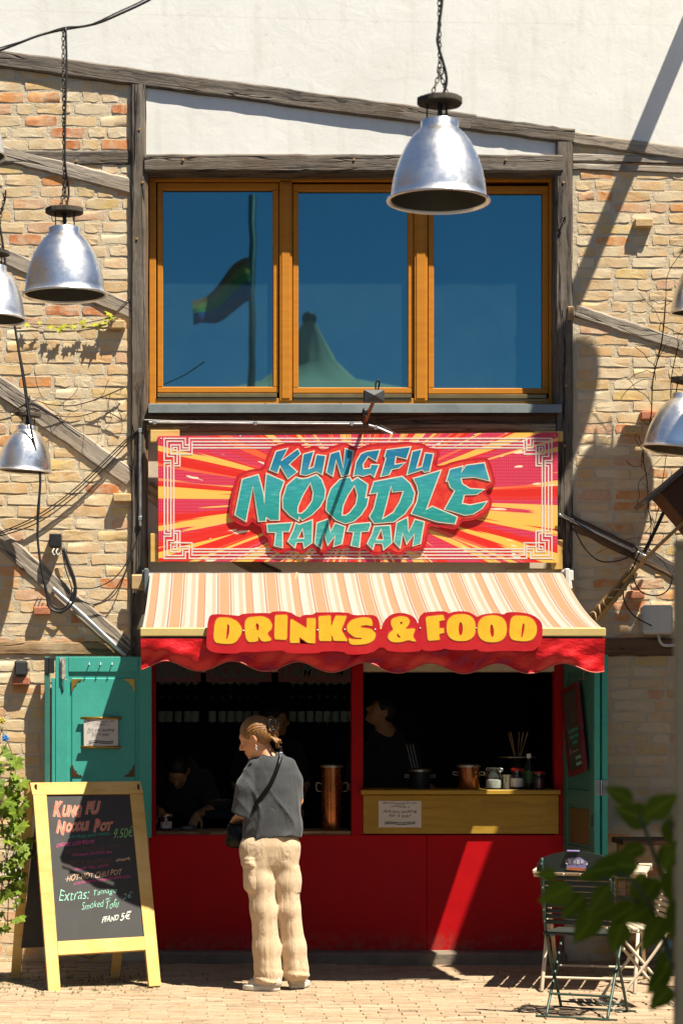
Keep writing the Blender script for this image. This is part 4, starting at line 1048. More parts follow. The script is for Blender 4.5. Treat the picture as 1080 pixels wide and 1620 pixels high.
# finer head laid over the same surface is not needed: hair
def hair(P):
    q = (P-HC) @ HF
    d = sd_ell(q, (0, -.022, .034), (.081, .099, .087))
    d = smin(d, sd_ell(q, (0, -.062, -.018), (.066, .062, .062)), .03)
    face = sd_ell(q, (0, .105, -.045), (.120, .088, .105)); d = smax(d, -face, .008)
    for s_ in (-1, 1): d = smax(d, -sd_ell(q, (s_*.082, -.004, -.018), (.026, .026, .040)), .006)
    d = smax(d, -(q[..., 2]+.078+.25*q[..., 1]), .01)
    a = np.arctan2(q[..., 0], q[..., 2]+.02); st = .0016*np.sin(a*46+q[..., 1]*22)+.0010*np.sin(a*91+q[..., 1]*-35+q[..., 2]*40)
    d = d+st
    # twist gathered at the back under the clip, and loose ends on the nape
    b0 = HC+HF @ np.array((0, -.098, .055)); b1 = HC+HF @ np.array((.0, -.128, .012)); b2 = HC+HF @ np.array((.0, -.112, -.045))
    t = sd_chain(P, [b0, b1, b2], [.026, .031, .022], .02); t = t+.0022*np.sin(P @ np.array((120., 60., 150.)))
    d = smin(d, t, .014)
    for i in range(9):
        r = random.Random(40+i); s0 = HC+HF @ np.array((r.uniform(-.045, .045), -.085-r.uniform(0, .03), -.045)); e = s0+np.array((r.uniform(.018, .060), r.uniform(-.03, .02), -r.uniform(.035, .075)))
        mid = (s0+e)/2+np.array((.014, -.012, .004)); d = smin(d, sd_chain(P, [s0, mid, e], [.008, .006, .002], .004), .006)
    return d
sdf_obj('hair', hair, HC-np.array((.20, .22, .19)), HC+np.array((.24, .20, .17)), .0042, HAIRB, pr)
# claw clip
cc = Vector(HC)+Vector(HF @ np.array((-.004, -.128, .018))); m = MB()
up_ = Vector((.10, -.15, 1)).normalized()
for s_ in (-1, 1):
    base = cc+Vector((.006*s_-.004, -.034+.004*s_, 0))
    m.tube([base+up_*.036, base+up_*.036+Vector((.012*s_, -.004, 0)), base-up_*.030+Vector((.013*s_, -.004, 0)), base-up_*.036], [.0055, .007, .006, .004], 8)
m.tube([cc+Vector((-.012, -.036, .034)), cc+Vector((.020, -.040, .032))], .006, 8); m.tube([cc+Vector((-.012, -.036, -.022)), cc+Vector((.014, -.038, -.024))], .005, 8)
m.ell(cc+Vector((.034, -.030, .008)), (.008, .008, .008), 10, 8)
o = m.build('hair_clip', BLACKP, None, True, loc=(0, 0, 0)); o.parent = pr
# earrings
m = MB(); ec = Vector(HC+HF @ np.array((-.083, -.010, -.045)))
for i in range(5): m.ell(ec+Vector((random.uniform(-.006, .006), -.006, -.007*i)), .0042, 8, 6)
o = m.build('earring', STEEL, None, True, loc=(0, 0, 0)); o.parent = pr
hem = L(0, 1327)[2]
def crease(u, p=2.2): return (1-np.abs(np.sin(u)))**p
def fold(P):
    x, y, z = P[..., 0], P[..., 1], P[..., 2]
    w = vnoise(P, 5, 3); w2 = vnoise(P, 9, 8)
    low = np.clip((1.30-z)/.25, 0, 1)
    f = -.011*crease(13*(x*1.0+.32*z)+1.8*w+.4, 3.4)*low
    f = f-.009*crease(17*(x*.8-.55*z)+1.4*w2+1.1, 2.8)*np.clip((1.16-z)/.2, 0, 1)
    f = f-.010*crease(11*(z*1.0-.55*x)+1.3*w+.2, 3)*np.clip((1.02-z)/.08, 0, 1)
    return f+.0035*vnoise(P, 20, 5)+.003*w
def shirt(P):
    d = sd_loft(P, [(hem, -.012, .025, .168, .122), (.96, -.006, .025, .168, .122), (1.08, .004, .02, .164, .120), (1.20, .010, .015, .158, .116), (1.28, .010, .010, .152, .102), (1.325, .006, .004, .134, .088), (1.365, .0, .0, .102, .072), (1.40, -.008, .0, .072, .058), (1.415, -.012, .0, .064, .054)])
    d = smax(d, -sd_cone(P, L(405, 1165, .0), L(431, 1202, .0), .056, .052), .006)
    sl = sd_chain(P, [L(405, 1214, .005), L(393, 1248, .005), L(387, 1290, .02)], [.056, .068, .082], .03)
    sl = smax(sl, -((P-np.array(L(387, 1289, .02))) @ np.array((.26, -.25, .93))), .003)
    sl = smax(sl, -sd_cone(P, L(389, 1275, .02), L(384, 1305, .03), .045, .066), .004)
    sl = sl-.005*crease(14*P[..., 2]+16*P[..., 0]+vnoise(P, 6, 2), 2.5)
    d = smin(d, sl, .010)
    sr = sd_chain(P, [L(456, 1212, .0), L(465, 1236, .02), L(468, 1264, .05)], [.048, .046, .046], .03)
    sr = smax(sr, -((P-np.array(L(468, 1264, .05))) @ np.array((0, -.3, .95))), .004)
    d = smin(d, sr, .016)
    d = d+fold(P)
    hz = hem+.008*np.sin(P[..., 0]*14+1)+.02*P[..., 0]
    return smax(d, hz-P[..., 2], .003)
sh = sdf_obj('t_shirt', shirt, (-.36, -.20, .85), (.30, .26, 1.46), .0075, SHIRT, pr)
# collar rib, sleeve seam and hem stitching
m = MB(); ring = [Vector((-.010+.062*math.cos(a), .052*math.sin(a)-.004, 1.408-.030*math.sin(a+2.4)*.6-.012)) for a in np.linspace(0, 2*math.pi, 25)]
m.tube(ring, .006, 8); o = m.build('collar', SHIRT, None, True, loc=(0, 0, 0)); o.parent = sh
def trousers(P):
    d = None
    for leg in (([L(405, 1345, .01), L(412, 1395, .0), L(417, 1440, -.005), L(421, 1500, .0), L(424, 1548, .0)], [.096, .088, .080, .080, .086]),
                ([L(449, 1345, .02), L(453, 1395, .02), L(456, 1440, .025), L(464, 1500, .045), L(468, 1541, .055)], [.092, .080, .073, .073, .080])):
        e = sd_chain(P, leg[0], leg[1], .03); d = e if d is None else smin(d, e, .012)
    d = smin(d, sd_loft(P, [(.66, -.01, .02, .045, .04), (.74, -.01, .02, .120, .095), (.80, -.01, .02, .155, .112), (.86, -.010, .02, .165, .118), (.95, -.010, .02, .150, .11)]), .04)
    z = P[..., 2]; x = P[..., 0]; w = vnoise(P, 5, 11); w2 = vnoise(P, 10, 12)
    asy = lambda u: np.sin(u+.75*np.sin(u))
    y_ = P[..., 1]; top = np.clip((.86-z)/.10, 0, 1)
    f = top*.0034*asy(44*x+16*y_+1.2*z+.15*w)+.0018*asy(80*x-20*y_+2*z+.3*w2)*top
    f = f+.0014*asy(40*(z-.75*x)+.5*w)*np.exp(-((z-.46)/.10)**2)+.0018*asy(46*(z+.7*np.abs(x))+.4*w)*np.exp(-((z-.73)/.06)**2)
    f = f+.0042*asy(92*z+18*x+.8*w2)*np.clip((.14-z)/.05, 0, 1)
    d = d+f
    # cargo pocket on the outer left thigh
    pk = sd_box(P, L(394, 1388, -.035), (.035, .072, .085), .012); d = smin(d, smax(pk, d-.007, .003), .004)
    fl = sd_box(P, L(392, 1364, -.035), (.040, .078, .028), .010); d = smin(d, smax(fl, d-.008, .003), .003)
    pk2 = sd_box(P, L(471, 1392, .02), (.030, .070, .080), .012); d = smin(d, smax(pk2, d-.006, .003), .004)
    cut = .046+.03*np.clip(P[..., 0]/.2, -1, 1)*.4
    return smax(d, cut-z, .006)
sdf_obj('cargo_trousers', trousers, (-.24, -.22, .02), (.30, .24, 1.0), .0085, CARGO, pr)
SHOEM = pm('pale_trainer', (.46, .41, .33), (.34, .30, .24), 18, .55, .1, 90, .002)
SOLEM = pm('white_sole', (.60, .57, .48), (.50, .47, .40), 12, .6, .1, 60, .002)
for (heel, toe) in (((.040, -.040), (-.172, .030)), ((.115, .045), (.215, .235))):
    hv = np.array((heel[0], heel[1], 0)); tv = np.array((toe[0], toe[1], 0)); fd = (tv-hv)/np.linalg.norm(tv-hv)
    Rm = frame(tuple(fd), (0, 0, 1)); mid = (hv+tv)/2; Ls = np.linalg.norm(tv-hv)/2
    def up_f(P):
        q = (P-mid) @ Rm
        d = sd_ell(q, (0, -.02, .045), (.043, Ls*.93, .040)); d = smin(d, sd_ell(q, (0, -Ls*.55, .065), (.037, .055, .055)), .03)
        return smax(d, -(P[..., 2]-.022), .004)
    def sole_f(P):
        q = (P-mid) @ Rm; wv = .046-.006*np.clip(q[..., 1]/Ls, -1, 1)**2
        k = np.sqrt((q[..., 0]/wv)**2+(np.abs(q[..., 1])/(Ls*1.04))**2.6); d = (k-1)*.045
        d = np.maximum(d, np.abs(P[..., 2]-.018)-.017); return d
    b = .25
    sdf_obj('trainer', up_f, mid-np.array((b, b, .0))+np.array((0, 0, .0)), mid+np.array((b, b, .15)), .006, SHOEM, pr)
    so = sdf_obj('trainer_sole', sole_f, mid-np.array((b, b, .012)), mid+np.array((b, b, .06)), .006, SOLEM, pr)
# shoulder bag (a thing of its own) with strap across the back
bag = thing('shoulder_bag', 'small black leather bag hanging from a strap at the shopper hip', 'bag', (X_(376, YP), YP, .9))
off = Vector((X_(PX0, YP), YP, 0))-wloc(bag)
LEATH = pm('black_leather', (.006, .006, .006), (.004, .004, .004), 8, .38, .35, 45, .004, spec=.14)
def bagf(P):
    c = np.array(L(377, 1322, .10)); q = P-c
    d = sd_box(P, c, (.062, .095, .070), .030); d = smin(d, sd_ell(P, c+np.array((-.012, -.01, -.03)), (.062, .095, .055)), .03)
    return d+.005*vnoise(P, 30, 21)+.004*np.sin(q[..., 0]*60+q[..., 2]*40)
bo = sdf_obj('bag_body', bagf, np.array(L(377, 1322, .10))-np.array((.14, .16, .15)), np.array(L(377, 1322, .10))+np.array((.14, .16, .14)), .007, LEATH, bag); bo.location = off
def on_back(px, py, lift=.010):             # a point on the shirt's back, found by marching towards the body
    x, _, z = L(px, py); ys = np.linspace(-.22, .05, 271); P = np.stack([np.full_like(ys, x), ys, np.full_like(ys, z)], -1)
    d = shirt(P); k = np.argmax(d < 0) if (d < 0).any() else 200
    return Vector((x, ys[k]-lift, z))
path = [on_back(px, py) for px, py in ((443, 1185), (444, 1193), (441, 1206), (437, 1218), (432, 1230), (426, 1242), (419, 1252), (412, 1262), (406, 1270), (402, 1280))]+[Vector(L(395, 1298, -.03)), Vector(L(389, 1310, .03))]
path = [Vector(L(445, 1182, .03)), Vector(L(444, 1181, -.02))]+path
pp = catmull(path, 4); m = MB(); vs_ = []
for i, p in enumerate(pp):
    t = (pp[min(i+1, len(pp)-1)]-pp[max(i-1, 0)]).normalized(); a = t.cross(Vector((0, -1, .2))).normalized(); n_ = a.cross(t)
    for u, w in ((-.012, 0), (.012, 0), (.012, .004), (-.012, .004)): vs_.append(p+a*u+n_*w*-1)
fs = [(i*4+k, i*4+(k+1) % 4, (i+1)*4+(k+1) % 4, (i+1)*4+k) for i in range(len(pp)-1) for k in range(4)]
m.add(vs_, fs); so = m.build('strap', LEATH, None, True, loc=(0, 0, 0)); so.parent = bag; so.location = off
m = MB(); b_ = on_back(444, 1195, .016); m.cbox(b_.x-.010, b_.x+.010, b_.y-.004, b_.y+.002, b_.z-.016, b_.z+.016, .002); o = m.build('strap_buckle', STEEL, None, loc=(0, 0, 0)); o.parent = bag; o.location = off

# ------------------------------------------------------------ people inside
def worker(name, label, loc, hc, hf, parts, shirt_fn, hairfn, hlo, hhi, slo, shi, mat, skinh=.011):
    w = thing(name, label, 'person', loc)
    sdf_obj('body', parts, slo, shi, skinh, SKIN, w); s_ = sdf_obj('shirt', shirt_fn, slo, shi, .012, mat, w); sdf_obj('hair', hairfn, hlo, hhi, .008, HAIRD, w); return w, s_
BLK = cloth_mat('black_cotton', (.034, .034, .036), (.022, .022, .024)); WHITEC = cloth_mat('pale_apron', (.20, .19, .165), (.16, .15, .13))
def short_hair(hc, hf, low=-.05, k=1.0):
    def f(P):
        q = (P-hc) @ hf/k
        d = sd_ell(q, (0, -.020, .036), (.081, .100, .090)); d = smin(d, sd_ell(q, (0, -.05, -.01), (.07, .06, .06)), .03)
        d = smax(d, -sd_ell(q, (0, .115, -.045), (.120, .09, .110)), .008)
        for s_ in (-1, 1): d = smax(d, -sd_ell(q, (s_*.084, .0, -.02), (.024, .028, .045)), .006)
        return smax(d, -(q[..., 2]-low), .01)+.0025*np.sin(q[..., 0]*150)*np.sin(q[..., 1]*120+1)
    return f
def generic(hc, hf, neck, shl, shr, ell_, elr, wrl, wrr, hips, hl, hr):
    def body_(P):
        d = head_sdf(P, hc, hf); d = smin(d, sd_chain(P, [tuple(hc+hf @ np.array((0, -.03, -.06))), neck], [.055, .065], .02), .03)
        d = smin(d, sd_chain(P, [neck, hips], [.10, .12], .03, None), .05)
        for s0, e0, w0, hd, sd_ in ((shl, ell_, wrl, hl, 1), (shr, elr, wrr, hr, -1)):
            d = smin(d, sd_chain(P, [s0, e0, w0], [.052, .040, .027], .015), .03); d = smin(d, hand_sdf(P, w0, hd, (0, .2, -1), sd_, .6, .95), .01)
        return d
    def shirt_(P):
        nk = np.array(neck)
        d = sd_chain(P, [tuple(nk+np.array((0, 0, -.03))), hips], [.135, .165], .05, (1, 1.25, 1))
        for s0, e0 in ((shl, ell_), (shr, elr)):
            s0 = np.array(s0); e0 = np.array(e0); d = smin(d, sd_chain(P, [tuple(s0), tuple(s0*.2+e0*.8)], [.068, .066], .02), .06)
        d = smax(d, -sd_cone(P, tuple(nk+np.array((0, 0, .10))), tuple(nk+np.array((0, 0, -.01))), .075, .062), .01)
        return d+.004*vnoise(P, 14, 31)
    return body_, shirt_
# bent over the left counter, facing out, looking down
y1 = 15.55; l1 = Vector((X_(283, y1), y1, 0)); hc = np.array((-.005, -.10, Z_(1218, y1))); hf = frame((-.12, -.62, -.72), (-.05, -.72, .62))
bf, sf = generic(hc, hf, (0, .02, 1.26), (-.19, .03, 1.17), (.18, .03, 1.18), (-.24, -.02, .98), (.25, -.05, .97), (-.12, -.22, .95), (.135, -.30, .93), (0, .18, .80), (.3, -.6, -.5), (-.3, -.5, -.6))
worker('person', 'person bent over the left counter looking down at their hands', l1, hc, hf, bf, sf, short_hair(hc, hf), hc-.17, hc+.17, (-.42, -.50, .55), (.42, .42, 1.46), BLK)
# taller person behind, face turned right
y2 = 16.4; l2 = Vector((X_(428, y2), y2, 0)); hc = np.array((.03, 0, Z_(1137, y2))); hf = frame((.95, -.25, -.08), (0, 0, 1))
bf, sf = generic(hc, hf, (-.01, .02, 1.46), (-.19, .03, 1.38), (.18, .03, 1.38), (-.26, .02, 1.12), (.26, .0, 1.12), (-.2, -.15, .95), (.2, -.18, .95), (0, .05, .85), (.2, -.7, -.4), (-.2, -.7, -.4))
worker('person', 'person standing in the dark kitchen, face in profile behind the shopper head', l2, hc, hf, bf, sf, short_hair(hc, hf), hc-.17, hc+.17, (-.42, -.40, .65), (.42, .35, 1.78), BLK)
# at the right, face lifted to the left, three pale stripes down the sleeve
y3 = 15.75; l3 = Vector((X_(612, y3), y3, 0)); hc = np.array((-.03, 0, Z_(1126, y3))); hf = frame((-.90, -.12, .42), (.42, -.05, .90))
bf, sf = generic(hc, hf, (.0, .03, 1.46), (-.20, .06, 1.37), (.16, -.05, 1.38), (-.25, -.0, 1.12), (.20, -.06, 1.17), (-.16, -.22, 1.02), (.245, -.16, 1.15), (0, .05, .80), (.1, -.7, -.5), (.6, -.4, -.3))
w3, s3 = worker('person', 'person in black top with three sleeve stripes behind the yellow counter', l3, hc, hf, bf, sf, short_hair(hc, hf), hc-.17, hc+.17, (-.42, -.40, .65), (.42, .35, 1.78), BLK)
for k in range(3):
    m = MB(); xs = .135+k*.022
    pts = []
    for zz in np.linspace(1.425, 1.20, 10):
        xx = xs+(1.425-zz)*.22; ys = np.linspace(-.4, .2, 301); P = np.stack([np.full_like(ys, xx), ys, np.full_like(ys, zz)], -1); d = sf(P)
        if (d < 0).any(): pts.append(Vector((xx, ys[np.argmax(d < 0)]-.001, zz)))
    if len(pts) > 2: m.tube(pts, .0045, 6); o = m.build('sleeve_stripe', pm('stripe_white', (.5, .47, .4)), None, loc=(0, 0, 0)); o.parent = s3
# ------------------------------------------------------------ hanging factory lamps
def alu_mat():
    t = NT('spun_aluminium'); v = t.coords()
    n1 = t.noise(v, 5, 5, .6); n2 = t.noise(v, 40, 4, .7); st = t.n('ShaderNodeMapping'); st.inputs['Scale'].default_value = (1.5, 1.5, 90); t.l(v, st.inputs[0]); n3 = t.noise(st.outputs[0], 2, 3)
    col = t.ramp(n1, [(.3, (.90, .87, .80)), (.7, (.97, .94, .88))]); col = t.mix(t.ramp(n3, [(.5, 0), (.8, .35)]), col, (.62, .58, .50)); col = t.mix(t.ramp(n2, [(.27, .6), (.33, 0)]), col, (.25, .22, .18))
    rg = t.ramp(t.math('ADD', t.math('MULTIPLY', n1, .88), t.math('MULTIPLY', n2, .12)), [(.32, .24), (.68, .42)])
    t.setp(Base_Color=col, Roughness=rg, Metallic=1.0); h = t.math('ADD', t.math('MULTIPLY', n1, 1.0), t.math('MULTIPLY', n3, .05)); t.l(t.bump(h, .12, .03), t.p.inputs['Normal']); return t.m
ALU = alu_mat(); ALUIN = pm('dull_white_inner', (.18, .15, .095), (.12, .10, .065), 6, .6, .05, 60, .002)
DISC = wood('old_disc_wood', (.085, .070, .052), (.03, .025, .02), None, rough=.9, bump=.6); CABLE = pm('black_cable', (.012, .012, .012), (.020, .018, .016), 20, .5, .1, 90, .001)
CHAINM = pm('rusty_chain', (.09, .065, .045), (.04, .03, .022), 60, .55, .2, 150, .001, metal=.7)
def chain(m, a, b, link=.026, r=.0024):
    a = Vector(a); b = Vector(b); d = b-a; n = max(2, int(d.length/(link*.72))); t = d.normalized(); s_ = t.cross(Vector((0, 1, .1))).normalized(); q = s_.cross(t)
    for i in range(n):
        c = a.lerp(b, (i+.5)/n); u = s_ if i % 2 else q
        m.tube([c+t*(math.cos(w)*link*.5)+u*(math.sin(w)*link*.27) for w in np.linspace(0, 2*math.pi, 9)], r, 4, False)
def lamp(px, py, hw, y, label, top_py=None, tilt=(0, 0, 0), chain_dx=0, pos=None, cable=True):
    Rr = hw*y/F; c = pos or W(px, py, y)
    t = thing('pendant_lamp', label, 'lamp', tuple(c), 'hanging aluminium dome lamps'); S = Rr
    prof = [(.36, 1.56), (.37, 1.55), (.365, 1.43), (.40, 1.385), (.50, 1.29), (.60, 1.16), (.70, .98), (.78, .80), (.845, .60), (.895, .38), (.925, .16), (.935, .06), (.955, .035), (.99, .022), (1.0, .0), (.995, -.022), (.975, -.026), (.955, -.012), (.925, .02)]
    m = MB().lathe([(r*S, z*S) for r, z in prof], 64); o = lbuild(m, 'shade', ALU, t, True, angle=50)
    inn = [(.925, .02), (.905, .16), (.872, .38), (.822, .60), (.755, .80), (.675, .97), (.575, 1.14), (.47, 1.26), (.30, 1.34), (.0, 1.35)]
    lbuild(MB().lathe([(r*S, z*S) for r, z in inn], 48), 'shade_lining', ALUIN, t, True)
    rim = MB().tube([(.99*S*math.cos(a), .99*S*math.sin(a), 0) for a in np.linspace(0, 2*math.pi, 65)], .022*S, 8, False); lbuild(rim, 'rim', ALU, o, True)
    dz = 1.90*S; m = MB()
    rg = random.Random(int(px)); dp = []
    for j in range(24):
        w = 2*math.pi*j/24; rr = .44*S*(1+.03*math.sin(3*w)+.02*math.sin(7*w)); dp.append((rr*math.cos(w), rr*math.sin(w)))
    k = 24; vs_ = [(x, y_, dz) for x, y_ in dp]+[(x, y_, dz+.10*S) for x, y_ in dp]
    m.add(vs_, [tuple(range(k))[::-1], tuple(range(k, 2*k))]+[(i, (i+1) % k, k+(i+1) % k, k+i) for i in range(k)]); lbuild(m, 'wooden_disc', DISC, t)
    for w in (.5, 2.6, 4.7):
        m = MB().tube([(.25*S*math.cos(w), .25*S*math.sin(w), 1.54*S), (.25*S*math.cos(w), .25*S*math.sin(w), dz)], .016*S, 6); lbuild(m, 'rod', IRON, t)
    m = MB().tube([(0, 0, 1.3*S), (0, 0, dz)], .05*S, 8); lbuild(m, 'lamp_holder', BLACKP, t)
    m = MB(); m.ell((0, 0, .95*S), (.16*S, .16*S, .24*S), 14, 10); lbuild(m, 'bulb', pm('frosted_bulb', (.55, .53, .48), None, 5, .3), t, True)
    if top_py is not None:
        tz = (Z_(top_py, y)-c.z); j = Vector((chain_dx*y/F*.25, 0, dz+1.0*S*.6))
        m = MB(); e = Vector((chain_dx*y/F, 0, tz)); chain(m, j, e); 
        for sx in (-.2, .2): chain(m, (sx*S, 0, dz+.1*S), j)
        m.tube([j+Vector((.0, -.004, -.012)), j+Vector((.012, -.004, 0)), j+Vector((.012, -.004, .02)), j+Vector((-.012, -.004, .02)), j+Vector((-.012, -.004, 0)), j+Vector((0, -.004, -.012))], .003, 5)
        lbuild(m, 'chain', CHAINM, t)
        if cable:
            pts = catmull([Vector((.02*S, .0, dz+.1*S)), Vector((.10*S, -.012, dz+.5*S)), j+Vector((-.016, -.012, .10)), j.lerp(e, .4)+Vector((-.012, -.012, 0)), j.lerp(e, .75)+Vector((.006, -.012, 0)), e+Vector((0, -.012, 0))], 6)
            lbuild(MB().tube(pts, .0052, 6), 'supply_cable', CABLE, t, True)
    t.rotation_euler = tilt; return t
# photo: large front lamp, the lamp by the brace, and the ones at the edges
lamp(693, 318, 81, 7.9, 'largest aluminium dome lamp, hanging in front of the window', -40, (.0, .02, .4), -6)
lamp(103, 467, 68, 9.4, 'aluminium dome lamp hanging before the left brick wall above yellow vine leaves', 46, (0, -.01, 1.2), -2)
lamp(39, 746, 46, 13.95, 'small tilted dome lamp under the dry vine on the left wall', 640, (.05, -.05, 2.0), 6, cable=False)
lamp(-11, 505, 54, 11.8, 'dome lamp cut by the left picture edge at half height', 300, (0, .03, .2), 14)
lamp(-44, 247, 55, 11.6, 'dome lamp of which only the rim shows at the upper left edge', 20, (0, .0, .9), 0)
lamp(1070, 713, 57, 13.75, 'dome lamp tangled in dry vines on the right wall', 480, (.06, .13, .4), 10)
lamp(1112, 494, 54, 13.8, 'dome lamp half outside the right picture edge', 260, (.03, -.04, .7), 0)
def wl_(px, py, y): return Vector(((px-XV)/(F/WALL), y, H-(py-HY)/(F/WALL)))
kA, kT = SUN.x/-SUN.y, SUN.z/-SUN.y
for (sx, sy, lb) in ((872, 690, 'dome lamp high beyond the right edge, shading the post'), (925, 860, 'second dome lamp high beyond the right edge, shading the bricks')):
    p = 1.05; c = Vector((((sx-XV)/(F/WALL))+kA*p, WALL-p, H-(sy-HY)/(F/WALL)+kT*p)); lamp(0, 0, 54, 13.3, lb, None, (0, 0, 0), 0, pos=c)
# overhead cables
def cable(name, label, pts, y, r, mat=CABLE, n=6, cat='cable', group=None, smoothn=6):
    P = [W(p[0], p[1], p[2] if len(p) > 2 else y) for p in pts]
    t = MB().tube(catmull(P, smoothn), r, n); o = t.build(name, mat, None, True, loc=tuple(P[0])); return tag(o, label, cat, group)
cable('overhead_cable', 'twisted black overhead cable crossing the upper left corner', [(-60, 98), (0, 80), (60, 57), (100, 47), (150, 38), (190, 22), (240, -2), (300, -40)], 9.4, .0055)
cable('overhead_cable', 'thin black wire running along the overhead cable at upper left', [(-60, 97), (0, 76), (50, 61), (100, 44), (140, 40), (185, 20), (235, -4), (300, -45)], 9.38, .003)
cable('lamp_cable', 'black cable dropping past the small tilted lamp on the left', [(-5, 330), (4, 380), (12, 440), (22, 505), (35, 585), (47, 665), (56, 710), (64, 752), (62, 800), (60, 850), (66, 900), (74, 935), (78, 960), (95, 968), (112, 958), (120, 940), (118, 915), (108, 890), (101, 868)], 13.82, .0085)
cable('lamp_cable', 'thin black cable beside the thick drop cable on the left wall', [(22, 508), (40, 600), (52, 690), (63, 755), (59, 830), (70, 925), (84, 958), (104, 960), (114, 935), (104, 900), (98, 868)], 13.86, .004)
for k, lb in enumerate(('upper slack cable from the left edge to the window corner', 'middle slack cable from the left edge to the window corner', 'lower slack cable from the left edge to the window corner')):
    d = (0, 5, 12)[k]; cable('slack_cable', 'black '+lb, [(-40, 850+d*.4), (0, 842+d*.5), (60, 815+d), (120, 772+d), (180, 714+d), (206, 690+d*.6), (226, 676)], 14.252+.004*k, .0042)
for k, lb in enumerate(('short', 'longer')):
    cable('cable_loop', 'black '+lb+' cable loop hanging from the conduit above the shutter', [(222, 836), (206-2*k, 880+10*k), (182, 914+26*k), (150, 930+26*k), (122, 930+16*k)], 14.255, .004)
m = MB()
for k in range(4):
    P = [W(px, py, 14.25) for px, py in ((99+k, 866), (104+2*k, 890), (114+1.5*k, 915), (119-k, 938), (110-2*k, 955+2*k), (96, 964+2*k), (82+k, 955+k), (76, 938), (72, 925))]; m.tube(catmull(P, 5), .0038, 5)
tag(m.build('cable_coil', CABLE, None, True, loc=tuple(W(97, 925, 14.25))), 'coil of black cable under the junction box on the left wall', 'cable')
jb = thing('junction_box', 'black junction box on the left brick wall above the cable coil', 'electrical box', tuple(W(87, 854, 14.24)))
m = MB(); pbox(m, 78, 844, 97, 865, 14.20, .1, .006); m.build('box_housing', BLACKP, jb)
for k in (0, 1):
    c = W(86+6*k, 868, 14.19); m = MB(); m.tube([c, c+Vector((-.012, -.01, -.02)), c+Vector((.0, -.01, -.045)), c+Vector((.012, 0, -.03))], .004, 6); m.build('white_gland', WHITEP, jb, True)
# conduits
def conduit(label, pts, r, clips=()):
    P = [W(*p) for p in pts]; t = thing('conduit', label, 'conduit', tuple(P[0])); MB().tube(P, r, 10).build('tube', STEEL, t, True, angle=40)
    for q in clips:
        c = W(*q); m = MB(); m.cbox(c.x-.012, c.x+.012, c.y-.012, c.y+.02, c.z-.014, c.z+.014, .003); m.build('clip', STEEL, t)
conduit('thin steel conduit running down the left post beside the sign', [(222, 682, 14.245), (222, 832, 14.245)], .010, [(222, 681, 14.245), (222, 820, 14.245)])
conduit('steel conduit under the window sill above the sign', [(236, 668, 14.24), (400, 670, 14.24), (573, 671, 14.24)], .008, [(245, 668, 14.23), (404, 670, 14.23), (556, 671, 14.23)])
conduit('short bent conduit ending above the sign', [(583, 673, 14.22), (600, 678, 14.2), (620, 687, 14.19)], .010, [(594, 677, 14.2)])
conduit('bright steel tube along the lowest brace left of the awning', [(84, 931, 14.255), (130, 972, 14.255), (199, 1037, 14.255)], .018, [(86, 932, 14.255)])
conduit('steel conduit running down right from the sign corner', [(884, 814, 14.25), (950, 846, 14.25), (1020, 880, 14.25)], .011, [(903, 823, 14.25), (1000, 870, 14.25)])
cable('grey_cable', 'pale cable strand above the left conduit under the sill', [(228, 664), (280, 666), (400, 667), (540, 668), (572, 668)], 14.235, .003, WHITEP)
# floodlight on a bracket
fl = thing('floodlight', 'small black floodlight on a rusty arm above the shop sign', 'lamp', tuple(W(580, 662, 14.25)))
a, b = W(577, 668, 14.24), W(591, 634, 13.80)
MB().tube([a, b], .012, 10).build('arm', pm('rusty_arm', (.30, .10, .03), (.18, .06, .02), 20, .7, metal=.3), fl)
h = W(591, 627, 13.77); m = MB(); m.cbox(h.x-.066, h.x+.066, h.y-.03, h.y+.03, h.z-.040, h.z+.040, .008)
m.add([(h.x-.06, h.y-.03, h.z-.034), (h.x+.06, h.y-.03, h.z-.034), (h.x+.06, h.y-.03, h.z+.034), (h.x-.06, h.y-.03, h.z+.034), (h.x, h.y-.055, h.z)], [(0, 1, 4), (1, 2, 4), (2, 3, 4), (3, 0, 4)])
m.build('housing', pm('grey_black_metal', (.045, .047, .047), (.03, .03, .03), 9, .5, .1, 90, .001), fl)
c = W(597, 612, 13.77); m = MB(); m.tube(catmull([c+Vector((-.01, 0, -.03)), c+Vector((-.012, 0, .02)), c+Vector((.004, 0, .045)), c+Vector((.012, .01, .02)), c+Vector((0, .03, -.03))], 5), .006, 6); m.build('cable_loop', CABLE, fl, True)
m = MB(); d_ = W(577, 652, 14.05); m.ell(d_, (.02, .02, .028), 10, 8); m.build('knob', BLACKP, fl, True)
for k, p in enumerate((((594, 676), (612, 684), (630, 692)), ((600, 672), (622, 684), (638, 694)))):
    cable('lead_wire', ('thin lead wire slipping behind the sign top', 'second thin lead wire slipping behind the sign top')[k], [(q[0], q[1]) for q in p], 14.17, .003)
# right-hand tangle
cable('thick_cable', 'thick black cable rising through the tangle on the right wall', [(1018, 874), (1034, 842), (1050, 808), (1062, 785), (1090, 740)], 14.05, .013)
for k, (lb, pts) in enumerate((('first', [(905, 832), (925, 868), (950, 888), (985, 885), (1012, 868)]), ('second', [(886, 812), (930, 838), (960, 856), (1000, 876)]), ('third', [(1012, 872), (1000, 905), (1012, 935), (1040, 942), (1058, 930), (1064, 905)]), ('fourth', [(1000, 896), (985, 940), (1000, 972), (1030, 990)]))):
    cable('hanging_cable', lb+' black cable sagging on the right brick wall', pts, 14.12, .005, group=None)
for k in range(5):
    cable('pale_cable', ('topmost', 'second', 'middle', 'fourth', 'lowest')[k]+' pale cable of the bundle at the right wall edge', [(1005+4*k, 864+5*k), (1030, 872+4*k), (1060, 890+4*k), (1110, 915+4*k)], 14.10-.012*k, .0055, WHITEP)
